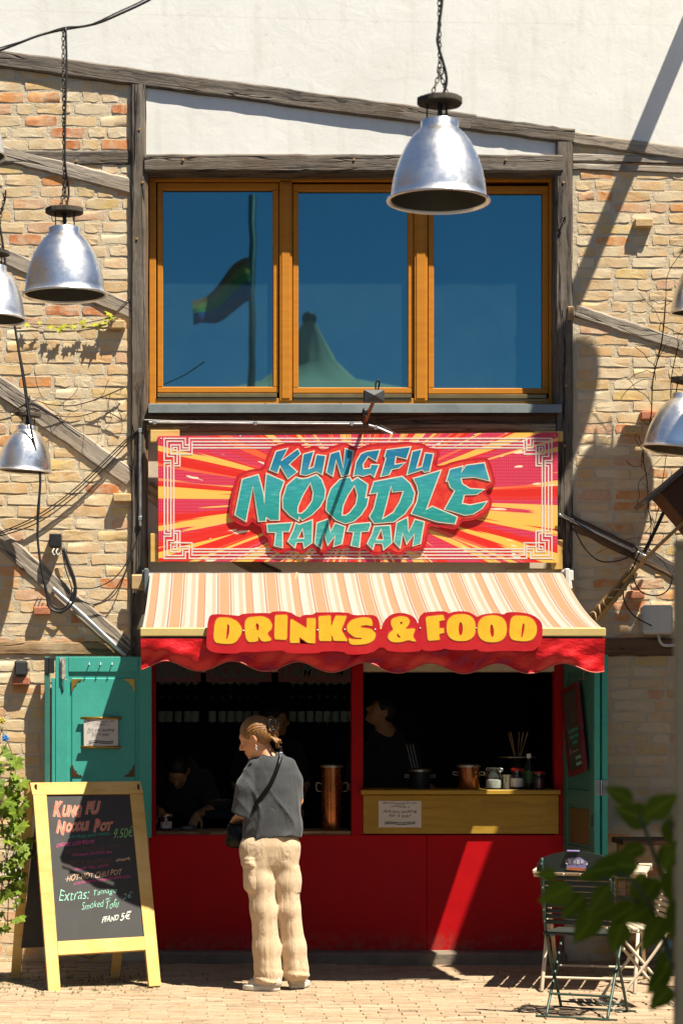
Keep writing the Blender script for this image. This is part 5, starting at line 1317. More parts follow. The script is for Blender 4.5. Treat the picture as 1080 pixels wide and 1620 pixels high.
TWIG = pm('dry_twig', (.055, .035, .022), (.03, .02, .014), 30, .9, .4, 120, .002)
def vine(name, label, path, y, r, twigs, spread, seed, leafy=None):
    rg = random.Random(seed); t = thing(name, label, 'vine', tuple(W(path[0][0], path[0][1], y)))
    P = catmull([W(px+rg.uniform(-2, 2), py+rg.uniform(-2, 2), y+rg.uniform(-.03, .02)) for px, py in path], 6)
    MB().tube(P, [lerp(r, r*.5, i/len(P)) for i in range(len(P))], 5).build('stem', TWIG, t, True)
    for k in range(twigs):
        p = rg.choice(P); q = [p]
        dv = Vector((rg.uniform(-1, 1), rg.uniform(-.4, .3), rg.uniform(-1, 1)))*spread
        for i in range(5): dv = dv+Vector((rg.uniform(-1, 1), rg.uniform(-.4, .2), rg.uniform(-1, 1)))*spread*.7; q.append(q[-1]+dv*.25)
        MB().tube(catmull(q, 4), r*.42, 4).build('twig', TWIG, t, True)
    return t
vine('dry_vine', 'bare dry vine twigs across the left bricks above the small lamp', [(200, 612), (160, 628), (120, 640), (80, 638), (50, 634), (20, 650), (-10, 652)], 14.272, .0045, 9, .12, 3)
vine('dry_vine', 'lower bare vine twig reaching right over the left brace', [(198, 668), (165, 652), (120, 658), (80, 656), (52, 650)], 14.272, .004, 5, .10, 4)
vine('dry_vine', 'tangled dry vine climbing the right wall past the lamp', [(1052, 470), (1044, 540), (1034, 600), (1028, 660), (1016, 715), (1022, 760), (1026, 800), (1030, 840), (1018, 872)], 14.02, .005, 26, .16, 5)
vine('dry_vine', 'thin dry vine at the right picture edge behind the lamp', [(1072, 540), (1062, 600), (1060, 650), (1052, 720), (1042, 790), (1034, 830), (1024, 870)], 13.98, .0035, 16, .15, 6)
# bamboo tied to the awning
bp = thing('bamboo_pole', 'bamboo pole bound with rope leaning over the awning right end', 'pole', tuple(W(936, 980, 13.3)))
BAM = pm('bamboo', (.34, .20, .055), (.24, .13, .035), 9, .5, .1, 60, .002)
for k in range(4):
    o_ = Vector((random.uniform(-.02, .02), random.uniform(-.02, .02), random.uniform(-.015, .015)))
    MB().tube([W(928, 990, 13.3)+o_, W(965, 948, 13.28)+o_*1.2, W(998-3*k, 908+3*k, 13.26)+o_], .013, 7).build('cane', BAM, bp, True)
MB().tube([W(985, 922, 13.26), W(1040, 864, 13.24), W(1120, 790, 13.2)], .011, 8).build('long_cane', pm('light_bamboo', (.42, .25, .08), None, 7, .5), bp, True)
m = MB()
for i in range(7):
    c = W(940+9*i, 976-10.2*i, 13.29); ax = Vector((.7, 0, .75)); s_ = Vector((.72, 0, -.68)); n_ = Vector((0, 1, 0))
    m.tube([c+(s_*math.cos(w)+n_*math.sin(w))*.034+ax*.016*math.sin(w*2+i) for w in np.linspace(0, 2*math.pi, 13)], .006, 5, False)
m.build('rope_binding', pm('pale_rope', (.40, .27, .15), (.28, .18, .09), 30, .9, .4, 200, .002), bp, True)
# bird house at the right edge
bh = thing('bird_house', 'tilted dark brown wooden bird house at the right picture edge', 'bird house', tuple(W(1084, 790, 13.35)))
BHW = wood('dark_brown_board', (.085, .035, .014), (.05, .02, .008), None, rough=.7, bump=.3)
m = MB(); m.cbox(-.13, .13, -.12, .12, -.19, .14, .004); lbuild(m, 'house_body', BHW, bh)
m = MB(); m.cbox(-.24, .24, -.17, .17, .141, .165, .004); lbuild(m, 'roof_board', OAK, bh); m = MB(); m.ell((0, -.12, .02), (.03, .006, .03), 14, 6); lbuild(m, 'entrance_hole', BLACKP, bh)
bh.rotation_euler = (R(-3), -R(40), R(4))
wb = thing('utility_box', 'white plastic utility box on the right brick wall', 'electrical box', tuple(W(1040, 980, 14.25)))
m = MB(); pbox(m, 1017, 957, 1064, 1003, 14.17, .12, .014); m.build('box_cover', WHITEP, wb)
m = MB(); m.tube(catmull([W(1040, 1003, 14.22), W(1044, 1016, 14.2), W(1052, 1021, 14.2), W(1075, 1020, 14.2)], 5), .010, 7); m.build('box_pipe', WHITEP, wb, True)
sp = thing('speaker', 'small black outdoor speaker resting on a projecting red brick', 'speaker', tuple(W(33, 1068, 14.24)))
m = MB(); pbox(m, 23, 1045, 43, 1069, 14.22, .085, .012); m.build('cabinet', BLACKP, sp); m = MB(); pbox(m, 25, 1047.5, 41, 1066.5, 14.217, .004, .002); m.build('grille', pm('speaker_grille', (.028, .030, .030), None, 40, .7, .3, 400, .001), sp)
# ------------------------------------------------------------ paper notices
def notice(label, px0, py0, px1, py1, y, rods, parent=None):
    t = thing('paper_notice', label, 'notice', tuple(W((px0+px1)/2, py1, y)))
    w = X_(px1, y)-X_(px0, y); hh = Z_(py0, y)-Z_(py1, y); x0, z0 = X_(px0, y), Z_(py1, y)
    m = MB(); n = 8
    vs_ = []
    for k in (0, 1):
        for i in range(n+1):
            u = i/n; yy = y-.006*math.sin(u*3.1)*(1 if rods else .3)-.0015*k
            vs_ += [(x0+w*u, yy, z0), (x0+w*u, yy, z0+hh)]
    N = 2*(n+1); fs = []
    for i in range(n): fs += [(2*i, 2*i+1, 2*i+3, 2*i+2), (N+2*i, N+2*i+2, N+2*i+3, N+2*i+1)]
    m.add(vs_, fs); m.build('sheet', PAPER, t, recalc=False)
    rows = [('We are looking for new', .80, .085, .90), ('colleagues :)', .44, .075, .775), ('Are you looking', .78, .125, .58), ('for a job?', .50, .125, .42), ('— —— —— ——— — ——— ——— — ——', .72, .026, .185), ('——— — ——— ——— —— — ——— ——', .72, .026, .125)]
    yy = y-.0105 if rods else y-.0055
    for body, ww, th, zc_ in rows:
        tv, tf = text_fit(body, w=w*ww, h=hh*th*1.15, shear=.08, weight=-.004)
        xa = x0+w*(1-ww)/2
        MB().add([(xa+p[0], yy, z0+hh*zc_-hh*th*.5+p[1]+.003*math.sin(p[0]*40)) for p in tv], tf).build('text_line', INK, t)
    if rods:
        for zz in (z0-.004, z0+hh+.004): MB().tube([(x0-.022, y-.004, zz), (x0+w+.022, y-.004, zz)], .009, 8).build('scroll_rod', GOLD, t, True)
    return t
notice('paper scroll notice with brass rods on the turquoise shutter', 133, 1137, 187, 1181, 14.178, True)
notice('small paper notice taped to the yellow counter board', 598.5, 1267, 666, 1309, 14.2605, False)
# ------------------------------------------------------------ pavement board
ab = thing('chalkboard_sign', 'yellow wooden pavement board with a chalk menu in front of the left shutter', 'sign', (0, 0, 0))
FR = YELW; SL = pm('slate', (.045, .043, .040), (.030, .029, .028), 14, .8, .25, 300, .002)
ya0, ya1 = 12.68, 13.16                 # front feet depth, top depth
def ABp(px, py):                        # photo pixel on the leaning front panel -> point; depth grows with height
    lo, hi = 12.2, 13.4
    for _ in range(40):
        y = (lo+hi)/2; z = Z_(py, y); yy = ya0+(ya1-ya0)*z/1.20+(px-60)*.0011
        if y > yy: hi = y
        else: lo = y
    return W(px, py, y)
TLc, TRc, BRc, BLc = ABp(48, 1238), ABp(222, 1236), ABp(254, 1560), ABp(86, 1574)
base = (BLc+BRc)/2; base.z = 0; ab.location = base; WL[ab.name] = base.copy()
nrm = (TRc-TLc).cross(BLc-TLc).normalized(); nrm = nrm if nrm.y < 0 else -nrm
def quad_bar(a, b, c, d, name, mat, front=.0, th=.03, parent=ab):
    m = MB(); o = nrm*front; q = nrm*-th
    m.add([a+o, b+o, c+o, d+o, a+o+q, b+o+q, c+o+q, d+o+q], [(0, 1, 2, 3), (7, 6, 5, 4), (0, 4, 5, 1), (1, 5, 6, 2), (2, 6, 7, 3), (3, 7, 4, 0)]); return m.build(name, mat, parent)
A = ABp
WOODG = YELW
quad_bar(A(48, 1238), A(222, 1236), A(227, 1255), A(52, 1257), 'top_rail', FR)
quad_bar(A(53, 1257.5), A(74, 1257), A(96.5, 1569), A(77.5, 1569.5), 'leg', FR)
quad_bar(A(206, 1256), A(226.5, 1255.6), A(255, 1559), A(236.5, 1560.5), 'leg', FR)
quad_bar(A(91.5, 1489), A(231.5, 1481), A(233.5, 1502), A(93, 1510.5), 'bottom_rail', FR, -.002)
slate = quad_bar(A(74.6, 1257.6), A(205.5, 1256.4), A(229, 1481.5), A(90, 1489.5), 'chalk_panel', SL, -.010, .008)
rear = nrm*-1
yr = .62
m = MB()
for (pt, pb) in (((44, 1241), (28, 1556)), ((212, 1241), (185, 1545))):
    t0 = A(*pt)+Vector((.02, .05, 0)); b0 = W(pb[0], pb[1], 13.35); b0.z = 0.0
    mm = MB(); w_ = Vector((.042, 0, 0)); q = Vector((0, .03, 0)); mm.add([t0-w_, t0+w_*.4, b0+w_*.4, b0-w_, t0-w_+q, t0+w_*.4+q, b0+w_*.4+q, b0-w_+q], [(0, 1, 2, 3), (7, 6, 5, 4), (0, 4, 5, 1), (1, 5, 6, 2), (2, 6, 7, 3), (3, 7, 4, 0)]); mm.build('rear_leg', FR, ab)
t0, t1, b0, b1 = A(60, 1250)+Vector((0, .07, 0)), A(205, 1250)+Vector((0, .07, 0)), W(34, 1500, 13.30), W(190, 1492, 13.30)
m = MB(); m.add([t0, t1, b1, b0, t0+Vector((0, .01, 0)), t1+Vector((0, .01, 0)), b1+Vector((0, .01, 0)), b0+Vector((0, .01, 0))], [(0, 1, 2, 3), (7, 6, 5, 4), (0, 4, 5, 1), (1, 5, 6, 2), (2, 6, 7, 3), (3, 7, 4, 0)]); m.build('rear_panel', SL, ab)
for px in (57, 219):
    c = A(px, 1245)+nrm*.003; m = MB(); m.cbox(c.x-.007, c.x+.007, c.y-.004, c.y+.004, c.z-.02, c.z+.016, .002); m.build('hinge', IRON, ab)
m = MB(); chain(m, A(124, 1512)+Vector((0, .05, 0)), A(140, 1520)+Vector((0, .12, 0)), .014, .0015); chain(m, A(140, 1520)+Vector((0, .12, 0)), A(163, 1508)+Vector((0, .04, 0)), .014, .0015); m.build('stay_chain', CHAINM, ab)
def chalk(body, pl, pr_, hpx, col, name='chalk_line', weight=0.0, shear=.1, lift=.0105, wob=1.2, font_up=True):
    """text running from photo pixel pl to pr_ (baseline) on the slate"""
    tv, tf = text_fit(body, w=1.0, h=1.0, shear=shear, weight=weight)
    dx, dy = pr_[0]-pl[0], pr_[1]-pl[1]
    rg = random.Random(hash(body) % 999 if False else len(body)*7+int(pl[1])); f1, f2 = rg.uniform(9, 16), rg.uniform(0, 6)
    V = []
    f3, f4 = rg.uniform(14, 26)*max(1, len(body)/9), rg.uniform(0, 6)
    for x, z in tv:
        q_ = 1.0 if wob > 1 else .25; z = z*(1+.10*q_*math.sin(f3*x+f4)); x = x+.035/len(body)*q_*math.sin(f3*1.7*x+z*3+f4)
        px = pl[0]+dx*x; py = pl[1]+dy*x-hpx*z+wob*.5*math.sin(x*f1+f2)
        V.append(A(px+.12*hpx*z, py)+nrm*(-lift+.0012))
    return MB().add(V, tf).build(name, col, slate)
CH = lambda n, c: pm('chalk_'+n, c, tuple(x*.55 for x in c), 60, .9, .1, 300, .001, lo=.3, hi=.5)
PINKR, TEALC, PINKC, BRN, MINT, WHT = CH('salmon', (.50, .155, .11)), CH('teal', (.03, .36, .25)), CH('pink', (.50, .07, .20)), CH('brown', (.10, .06, .045)), CH('mint', (.25, .55, .40)), CH('white', (.58, .60, .50))
OUTL = CH('sand', (.52, .33, .20)); YGR = CH('lime', (.22, .50, .16))
for body, a_, b_, h_ in (('K', (84, 1291), (98, 1293), 26), ('UNG', (98, 1292), (129, 1293), 20), ('FU', (135, 1288), (158, 1288), 22), ('N', (89, 1317), (103, 1322), 22), ('OODLE', (104, 1317), (141, 1313), 16), ('P', (148, 1316), (158, 1316), 21), ('OT', (158, 1315), (178, 1313), 15)):
    chalk(body, a_, b_, h_, OUTL, 'chalk_outline', .075, .12, .0105, .6); chalk(body, a_, b_, h_, PINKR, 'chalk_heading', .03, .12, .0098, .6)
chalk('WITH VEGGIES, SESAME, CILANTRO', (109, 1327), (175, 1320), 4.5, TEALC); chalk('9.50€', (180, 1326), (211, 1323), 16, YGR, 'chalk_price', -.01)
chalk('CHOOSE YOUR BROTH:', (90, 1340), (150, 1333), 6.2, PINKC, weight=.01)
chalk('·MILD PHÔ BROTH', (101, 1350), (188, 1342), 9, BRN, weight=.012); chalk('CARDAMOM, CINNAMON, ANIS', (115, 1355), (178, 1349), 4.5, PINKC)
chalk('·SPICY RAMEN-', (103, 1372), (180, 1364), 9, BRN, weight=.012); chalk('GINGER, MISO, SESAME', (118, 1377), (172, 1371), 4.8, PINKC); chalk('~~~~~~', (184, 1363), (206, 1360), 5, OUTL, 'chalk_struck_out')
chalk('·HOT-HOT CHILI POT', (104, 1394), (193, 1383), 9.5, OUTL, weight=.012); chalk('SICHUAN PEPPER, FERMENTED BEAN PASTE', (117, 1400), (206, 1388), 4.8, PINKC)
chalk('Extras:', (94, 1425), (141, 1421), 17, MINT, weight=-.012); chalk('Tamago', (147, 1419), (185, 1414), 12, MINT, weight=-.012); chalk('or', (168, 1424), (175, 1423), 3.5, MINT); chalk('·2€', (192, 1423), (210, 1419), 9, MINT, weight=-.015)
chalk('Smoked', (130, 1439), (164, 1433), 11, MINT, weight=-.012); chalk('Tofu', (167, 1438), (188, 1434), 13, MINT, weight=-.012)
chalk('PFAND', (162, 1459), (188, 1455), 9, WHT, weight=.01); chalk('5€', (191, 1456), (207, 1453), 13, WHT, weight=.01)
# small chalk menu hung on the right shutter
cm = thing('menu_board', 'narrow red-framed chalk menu hanging askew on the right shutter', 'sign', (0, 0, 0))
Mx = shR.matrix_basis.copy(); Mw = Matrix.Translation(Vector((hx, hy, zb2))) @ Euler((0, 0, ang)).to_matrix().to_4x4()
def DR(u, z, off=-.03): return Mw @ Vector((u, off, z-zb2))
cm.location = DR(.33, 1.25); WL[cm.name] = cm.location.copy()
e1 = Vector((.33, .053)); e2 = Vector((.17, -.565)); o0 = Vector((.08, 1.796))
def CMq(s_, t_, off): p = o0+e1*s_+e2*t_; return DR(p.x, p.y, off)
def cmbox(s0, s1, t0, t1, f, b, name, mat):
    m = MB(); m.add([CMq(s0, t0, f), CMq(s1, t0, f), CMq(s1, t1, f), CMq(s0, t1, f), CMq(s0, t0, b), CMq(s1, t0, b), CMq(s1, t1, b), CMq(s0, t1, b)], [(0, 1, 2, 3), (7, 6, 5, 4), (0, 4, 5, 1), (1, 5, 6, 2), (2, 6, 7, 3), (3, 7, 4, 0)]); return m.build(name, mat, cm)
RFR = pm('dark_red_frame', (.16, .012, .010), (.10, .008, .008), 9, .5)
cmbox(0, .09, 0, 1, -.045, -.02, 'frame_side', RFR); cmbox(.91, 1, 0, 1, -.045, -.02, 'frame_side', RFR); cmbox(.091, .909, 0, .05, -.044, -.02, 'frame_end', RFR); cmbox(.091, .909, .95, 1, -.044, -.02, 'frame_end', RFR)
cmp_ = cmbox(.09, .91, .05, .95, -.036, -.022, 'slate_panel', SL)
for body, s0, s1, t1, hh, col in (('Rice', .15, .55, .22, .10, BRN), ('Noodle', .22, .80, .31, .10, BRN), ('Salad', .35, .85, .42, .11, BRN), ('~~ ~~~ ~~', .2, .8, .53, .05, TEALC), ('~~~ ~~', .25, .8, .60, .05, TEALC), ('~~~', .4, .7, .67, .05, TEALC), ('0 ~~~~', .18, .7, .77, .07, OUTL), ('~~~~', .5, .85, .85, .05, MINT), ('~~~', .5, .85, .92, .05, MINT)):
    tv, tf = text_fit(body, w=s1-s0, h=hh, shear=.1); MB().add([CMq(s0+p[0], t1-p[1], -.0372) for p in tv], tf).build('chalk_line', col, cmp_)

# ------------------------------------------------------------ folding chairs and table
def bistro_chair(label, mat_slat, mat_frame, loc, rz, group=None, slats=9, arched=True):
    t = thing('folding_chair', label, 'chair', loc, group); wd = .37; hw = wd/2
    # local: x right, y forward (front of the seat), z up; feet on z = 0
    for sx in (-hw, hw):
        back = catmull([Vector((sx, -.20, .86)), Vector((sx, -.17, .65)), Vector((sx, -.12, .47)), Vector((sx, -.04, .33)), Vector((sx, .12, .12)), Vector((sx, .20, .0))], 6)
        lbuild(MB().tube(back, .0085, 8), 'back_leg', mat_frame, t, True)
        fr = catmull([Vector((sx*.90, .17, .435)), Vector((sx*.90, .11, .36)), Vector((sx*.90, .0, .23)), Vector((sx*.90, -.19, .0))], 6)
        lbuild(MB().tube(fr, .0085, 8), 'front_leg', mat_frame, t, True)
        lbuild(MB().tube([(sx*.94, -.13, .43), (sx*.94, .19, .435)], .008, 8), 'seat_rail', mat_frame, t, True)
    lbuild(MB().tube([(-hw, .175, .045), (hw, .175, .045)], .006, 6), 'stretcher', mat_frame, t); lbuild(MB().tube([(-hw*.9, -.10, .12), (hw*.9, -.10, .12)], .007, 6), 'stretcher', mat_frame, t)
    for yy, s_ in ((.20, 1.25), (-.19, 1.2)): lbuild(MB().tube([(-hw*s_, yy, .008), (hw*s_, yy, .008)], .007, 6), 'foot_bar', mat_frame, t)
    for i in range(7):
        y0 = -.13+i*.047; m = MB(); m.cbox(-hw*1.08, hw*1.08, y0, y0+.036, .441, .456, .004); lbuild(m, 'seat_slat', mat_slat, t)
    def bk(z): return np.interp(z, [.33, .47, .65, .86], [-.04, -.12, -.17, -.20])
    for i in range(slats):
        z = .50+i*.0305; yb = float(bk(z)); m = MB(); m.cbox(-hw*1.1, hw*1.1, yb+.008, yb+.020, z, z+.023, .003); lbuild(m, 'back_slat', mat_slat, t)
    pts = [(-.5*wd*1.18, .785), (.5*wd*1.18, .785)]+[(.5*wd*1.18*math.cos(a), .815+.085*math.sin(a)) for a in np.linspace(.0, math.pi, 18)]
    hole = [(.105*wd*math.cos(a)*1.7+.0, .842+.026*math.sin(a)) for a in np.linspace(0, 2*math.pi, 18)[:-1]]
    m = MB(); m.prism([pts, hole], -.186, -.172); lbuild(m, 'head_board', mat_slat, t)
    m = MB()
    for sx in (-hw, hw):
        for z in (.515, .58, .64, .70, .755, .83): m.ell((sx, float(bk(z))-.010, z), .0055, 6, 4)
    o = lbuild(m, 'rivet', STEEL, t); tag(o, kind='stuff')
    t.rotation_euler = (0, 0, rz); return t
DGRN = pm('dark_green_slat', (.022, .028, .022), (.045, .040, .030), 26, .45, .15, 60, .002, lo=.30, hi=.42); DGF = pm('dark_green_iron', (.030, .060, .045), (.07, .065, .045), 40, .45, .1, 90, .001, metal=.2, lo=.3, hi=.4)
CRM = pm('cream_slat', (.55, .47, .34), (.42, .34, .22), 18, .6, .15, 60, .002); CRF = pm('cream_iron', (.52, .45, .33), (.35, .28, .18), 40, .5, .1, 90, .001, lo=.25, hi=.4)
ch = bistro_chair('dark green slatted folding chair with a sticker on its head board', DGRN, DGF, (1.985, 11.68, 0), R(-24))
m = MB(); m.prism([(-.055, .80), (.05, .795), (.058, .845), (.02, .868), (-.045, .862)], -.1885, -.1868); o = lbuild(m, 'sticker', pm('violet_sticker', (.22, .17, .34), (.30, .25, .42), 30, .4), ch)
m = MB()
for k in range(4): m.box(-.042+k*.022, -.042+k*.022+.015, -.1897, -.1887, .832+.004*(k % 2), .856)
lbuild(m, 'sticker_print', pm('white_print', (.62, .62, .6)), o)
m = MB(); m.prism([(-.05, .80), (.047, .796), (.05, .81), (-.05, .813)], -.1892, -.1887); lbuild(m, 'sticker_band', pm('orange_print', (.55, .16, .04)), o)
m = MB(); m.cbox(-.05, .015, -.20, -.17, .897, .905, .002); lbuild(m, 'sticker', pm('violet_sticker2', (.25, .20, .40)), ch)
bistro_chair('cream folding chair seen from the side by the foreground leaves', CRM, CRF, (2.36, 12.05, 0), R(92))
tb = thing('folding_table', 'weathered cream slatted folding table behind the dark chair', 'table', (2.27, 13.02, 0))
for i in range(7):
    x0 = -.33+i*.096; m = MB(); m.cbox(x0, x0+.082, -.44, .42, .70, .722, .004); lbuild(m, 'top_slat', CRM, tb)
for yy in (-.36, .34): m = MB(); m.cbox(-.33, .33, yy-.02, yy+.02, .675, .699, .004); lbuild(m, 'cleat', CRM, tb)
for sx in (-.27, .27):
    for e in (-1, 1): m = MB(); m.tube([(sx+.01*e, .40*e, 0), (sx+.01*e, -.34*e, .68)], .012, 8); lbuild(m, 'leg', CRF, tb, True)
for e in (-1, 1): m = MB(); m.tube([(-.27, .32*e, .075), (.27, .32*e, .075)], .008, 6); lbuild(m, 'stretcher', CRF, tb)
tb.rotation_euler = (0, 0, R(-14))
bn = thing('bench', 'dark wooden bench against the shaded right wall', 'bench', (3.0, 13.98, 0))
for i in range(3): m = MB(); m.cbox(-.42, .9, -.22+i*.14, -.10+i*.14, .80, .835, .005); lbuild(m, 'seat_board', OAKD, bn)
for x0 in (-.36, .8):
    for yy in (-.18, .14): m = MB(); m.cbox(x0-.03, x0+.03, yy-.025, yy+.025, 0, .798, .005); lbuild(m, 'leg', OAKB, bn)
m = MB(); m.cbox(-.36, .8, -.02, .02, .3, .36, .004); lbuild(m, 'stretcher', OAKD, bn)
bagp = thing('plastic_bag', 'crumpled pale blue plastic bag under the bench', 'bag', (2.90, 13.6, 0))
def crump(P): return sd_ell(P, (0, 0, .10), (.12, .11, .11))+.02*vnoise(P, 16, 77)+.008*vnoise(P, 44, 78)
sdf_obj('bag_skin', lambda P: np.maximum(crump(P), -P[..., 2]), (-.18, -.18, -.01), (.18, .18, .26), .012, pm('blue_plastic', (.12, .36, .44), (.35, .50, .54), 12, .3, .2, 40, .004), bagp)
# ------------------------------------------------------------ leaves
def leaf_mesh(kind, seed=0):
    rg = random.Random(seed); m = MB()
    if kind == 'oval':
        n = 7; vs_ = []
        for i in range(n+1):
            u = i/n; w = .34*math.sin(math.pi*min(1, u**.75))*(1-.25*u); zz = -.16*u*u+.02
            vs_ += [(-w, u, zz+.06*w), (0, u, zz-.02), (w, u, zz+.06*w)]
        m.add(vs_, [(3*i+k, 3*i+k+1, 3*i+k+4, 3*i+k+3) for i in range(n) for k in (0, 1)])
    else:                                  # lobed, ivy or hop like
        out = []
        for a, r in ((-150, .42), (-125, .30), (-100, .62), (-70, .40), (-45, .78), (-20, .55), (0, 1.0), (20, .55), (45, .78), (70, .40), (100, .62), (125, .30), (150, .42), (180, .12)):
            r *= rg.uniform(.9, 1.1); out.append((r*math.sin(R(a)), .35+r*.65*math.cos(R(a)), .10*r*math.sin(R(a)*2+seed)-.08*r))
        n = len(out); m.add(out+[(0, .35, .03)], [(i, (i+1) % n, n) for i in range(n)])
    me = bpy.data.meshes.new('leaf'); me.from_pydata(m.v, [], m.f); me.update()
    me.polygons.foreach_set('use_smooth', [True]*len(me.polygons)); return me
def leaf_mat(name, c1, c2, tr=.35, rough=.5):
    t = NT(name); v = t.coords(); oi = t.n('ShaderNodeObjectInfo'); n = t.noise(v, 3.5, 4)
    col = t.mix(t.math('ADD', t.math('MULTIPLY', oi.outputs['Random'], .7), t.math('MULTIPLY', n, .3)), c2, c1)
    sp = t.n('ShaderNodeSeparateXYZ'); t.l(v, sp.inputs[0]); vein = t.ramp(t.math('ABSOLUTE', sp.outputs[0]), [(.0, .55), (.05, 0)]); col = t.mix(vein, col, tuple(min(1, x*1.9) for x in c1))
    t.setp(Base_Color=col, Roughness=rough); t.p.inputs['Specular IOR Level'].default_value = .12; tl = t.n('ShaderNodeBsdfTranslucent'); t.l(col, tl.inputs['Color'])
    mx = t.n('ShaderNodeMixShader'); mx.inputs[0].default_value = tr; t.l(t.p.outputs[0], mx.inputs[1]); t.l(tl.outputs[0], mx.inputs[2]); t.l(mx.outputs[0], t.out.inputs['Surface']); return t.m
OV = [leaf_mesh('oval', i) for i in range(2)]; LB = [leaf_mesh('lobed', i) for i in range(4)]
def variants(ms, mat):
    r = []
    for me in ms: c = me.copy(); c.materials.append(mat); r.append(c)
    return r
LDK = variants(OV, leaf_mat('dark_leaf', (.125, .165, .010), (.07, .105, .007), .6, .75)); LHOP = variants(LB, leaf_mat('hop_leaf', (.20, .26, .028), (.075, .135, .016), .35)); LYEL = variants(LB, leaf_mat('yellow_vine_leaf', (.36, .34, .03), (.24, .26, .025), .3))
def add_leaf(parent, meshes, p, direction, normal, size, rg):
    d = Vector(direction).normalized(); n = Vector(normal); x = d.cross(n)
    if x.length < 1e-4: x = d.cross(Vector((.3, .2, 1)))
    x.normalize(); n = x.cross(d)
    Mx_ = Matrix((x, d, n)).transposed().to_4x4(); o = bpy.data.objects.new('leaf', rg.choice(meshes)); C.objects.link(o); o.parent = parent
    o.matrix_basis = Matrix.Translation(Vector(p)-wloc(parent)) @ Mx_ @ Matrix.Diagonal((size*rg.uniform(.9, 1.15), size, size, 1)); return o
STEM = pm('green_stem', (.07, .085, .025), (.05, .05, .02), 20, .7)
# out-of-focus leaves between the viewer and the chairs
rg = random.Random(12); yfg = 4.2
fp = thing('leafy_plant', 'out-of-focus dark green plant in front of the folding chairs', 'plant', (1.0, yfg, 0))
m = MB(); m.cbox(.88, 1.25, 4.05, 4.4, 0, .62, .01); m.build('planter', OAKD, fp)
stems = [[(1100, 1640), (1075, 1560), (1050, 1480), (1020, 1420), (985, 1385), (940, 1390)], [(1105, 1640), (1080, 1500), (1050, 1400), (1030, 1340), (1010, 1290)], [(1110, 1640), (1085, 1580), (1070, 1520), (1062, 1480)], [(1100, 1640), (1060, 1520), (1030, 1450), (990, 1420), (950, 1430)], [(1110, 1640), (1090, 1450), (1072, 1350), (1060, 1300)]]
for st in stems:
    P = [Vector((1.0, 4.22, .6))]+[W(px, py, yfg+rg.uniform(-.12, .12)) for px, py in st]; MB().tube(catmull(P, 5), .004, 5).build('stem', STEM, fp, True)
FG = [(905, 1402, 62, -.9, -.5), (880, 1385, 34, -1, .1), (945, 1440, 70, -.6, -.9), (925, 1415, 55, -.7, -.7), (985, 1455, 62, -.3, -1), (965, 1400, 60, -.5, -.6), (1012, 1380, 78, .1, -1), (1010, 1372, 70, -.8, .1), (980, 1372, 55, -1, -.1), (1060, 1370, 72, .1, -1), (1030, 1300, 66, -.8, .3), (1020, 1290, 60, .6, .4), (1045, 1335, 66, .4, -.7), (1000, 1270, 52, -.9, .6), (1060, 1290, 62, .2, -.9), (1075, 1420, 70, -.2, -1), (1050, 1450, 66, -.6, -.8), (1068, 1500, 66, -.5, -.9), (1055, 1530, 60, -.5, -.9), (1062, 1560, 52, -.7, -.7), (1035, 1430, 60, -.8, -.5), (1005, 1430, 58, -.8, -.6), (975, 1430, 58, -.9, -.4), (1078, 1330, 60, -.5, -.8), (1075, 1480, 70, .2, -1), (955, 1380, 45, -.9, -.2), (1040, 1390, 60, -.6, -.8), (1020, 1340, 55, -.9, -.2)]
for px, py, sz, dx, dz in FG:
    add_leaf(fp, LDK, W(px, py, yfg+rg.uniform(-.15, .15)), (dx, rg.uniform(-.35, .35), dz), (rg.uniform(-.5, .5), -1, rg.uniform(-.2, .7)), sz*yfg/F*.98, rg)
# metal frame at the right edge, close to the viewer
fr_ = thing('metal_trellis', 'blurred grey metal trellis post at the right picture edge', 'trellis', (X_(1072, 4.1), 4.1, 0))
GM = pm('grey_green_metal', (.42, .31, .16), (.33, .24, .12), 8, .6, .1, 60, .002)
m = MB(); m.cbox(X_(1066, 4.1), X_(1084, 4.1), 4.085, 4.115, 0, Z_(868, 4.1), .003); m.build('post', GM, fr_)
m = MB(); m.cbox(X_(1066, 4.1), X_(1400, 4.1), 4.083, 4.117, Z_(867, 4.1), Z_(855, 4.1), .003); m.build('top_bar', GM, fr_)
# canopy added out of view to keep the sun off the plant
ps = thing('added_parasol', 'unseen square canopy added to shade the foreground plant', 'added_parasol', (1.62, 3.72, 0))
PCV = pm('parasol_canvas', (.16, .15, .13), None, 5, .9)
m = MB(); zc = 2.72; hs_ = .66; m.add([(-hs_, -hs_*1.2, zc-.14), (hs_, -hs_*1.2, zc-.14), (hs_, hs_*1.2, zc-.14), (-hs_, hs_*1.2, zc-.14), (0, 0, zc+.12)], [(0, 1, 4), (1, 2, 4), (2, 3, 4), (3, 0, 4)]); lbuild(m, 'canopy', PCV, ps)
lbuild(MB().tube([(.0, 0, 0), (0, 0, zc+.12)], .022, 10), 'pole', PINE, ps, True); m = MB(); m.cbox(-.25, .25, -.25, .25, 0, .07, .01); lbuild(m, 'base', STONE, ps)
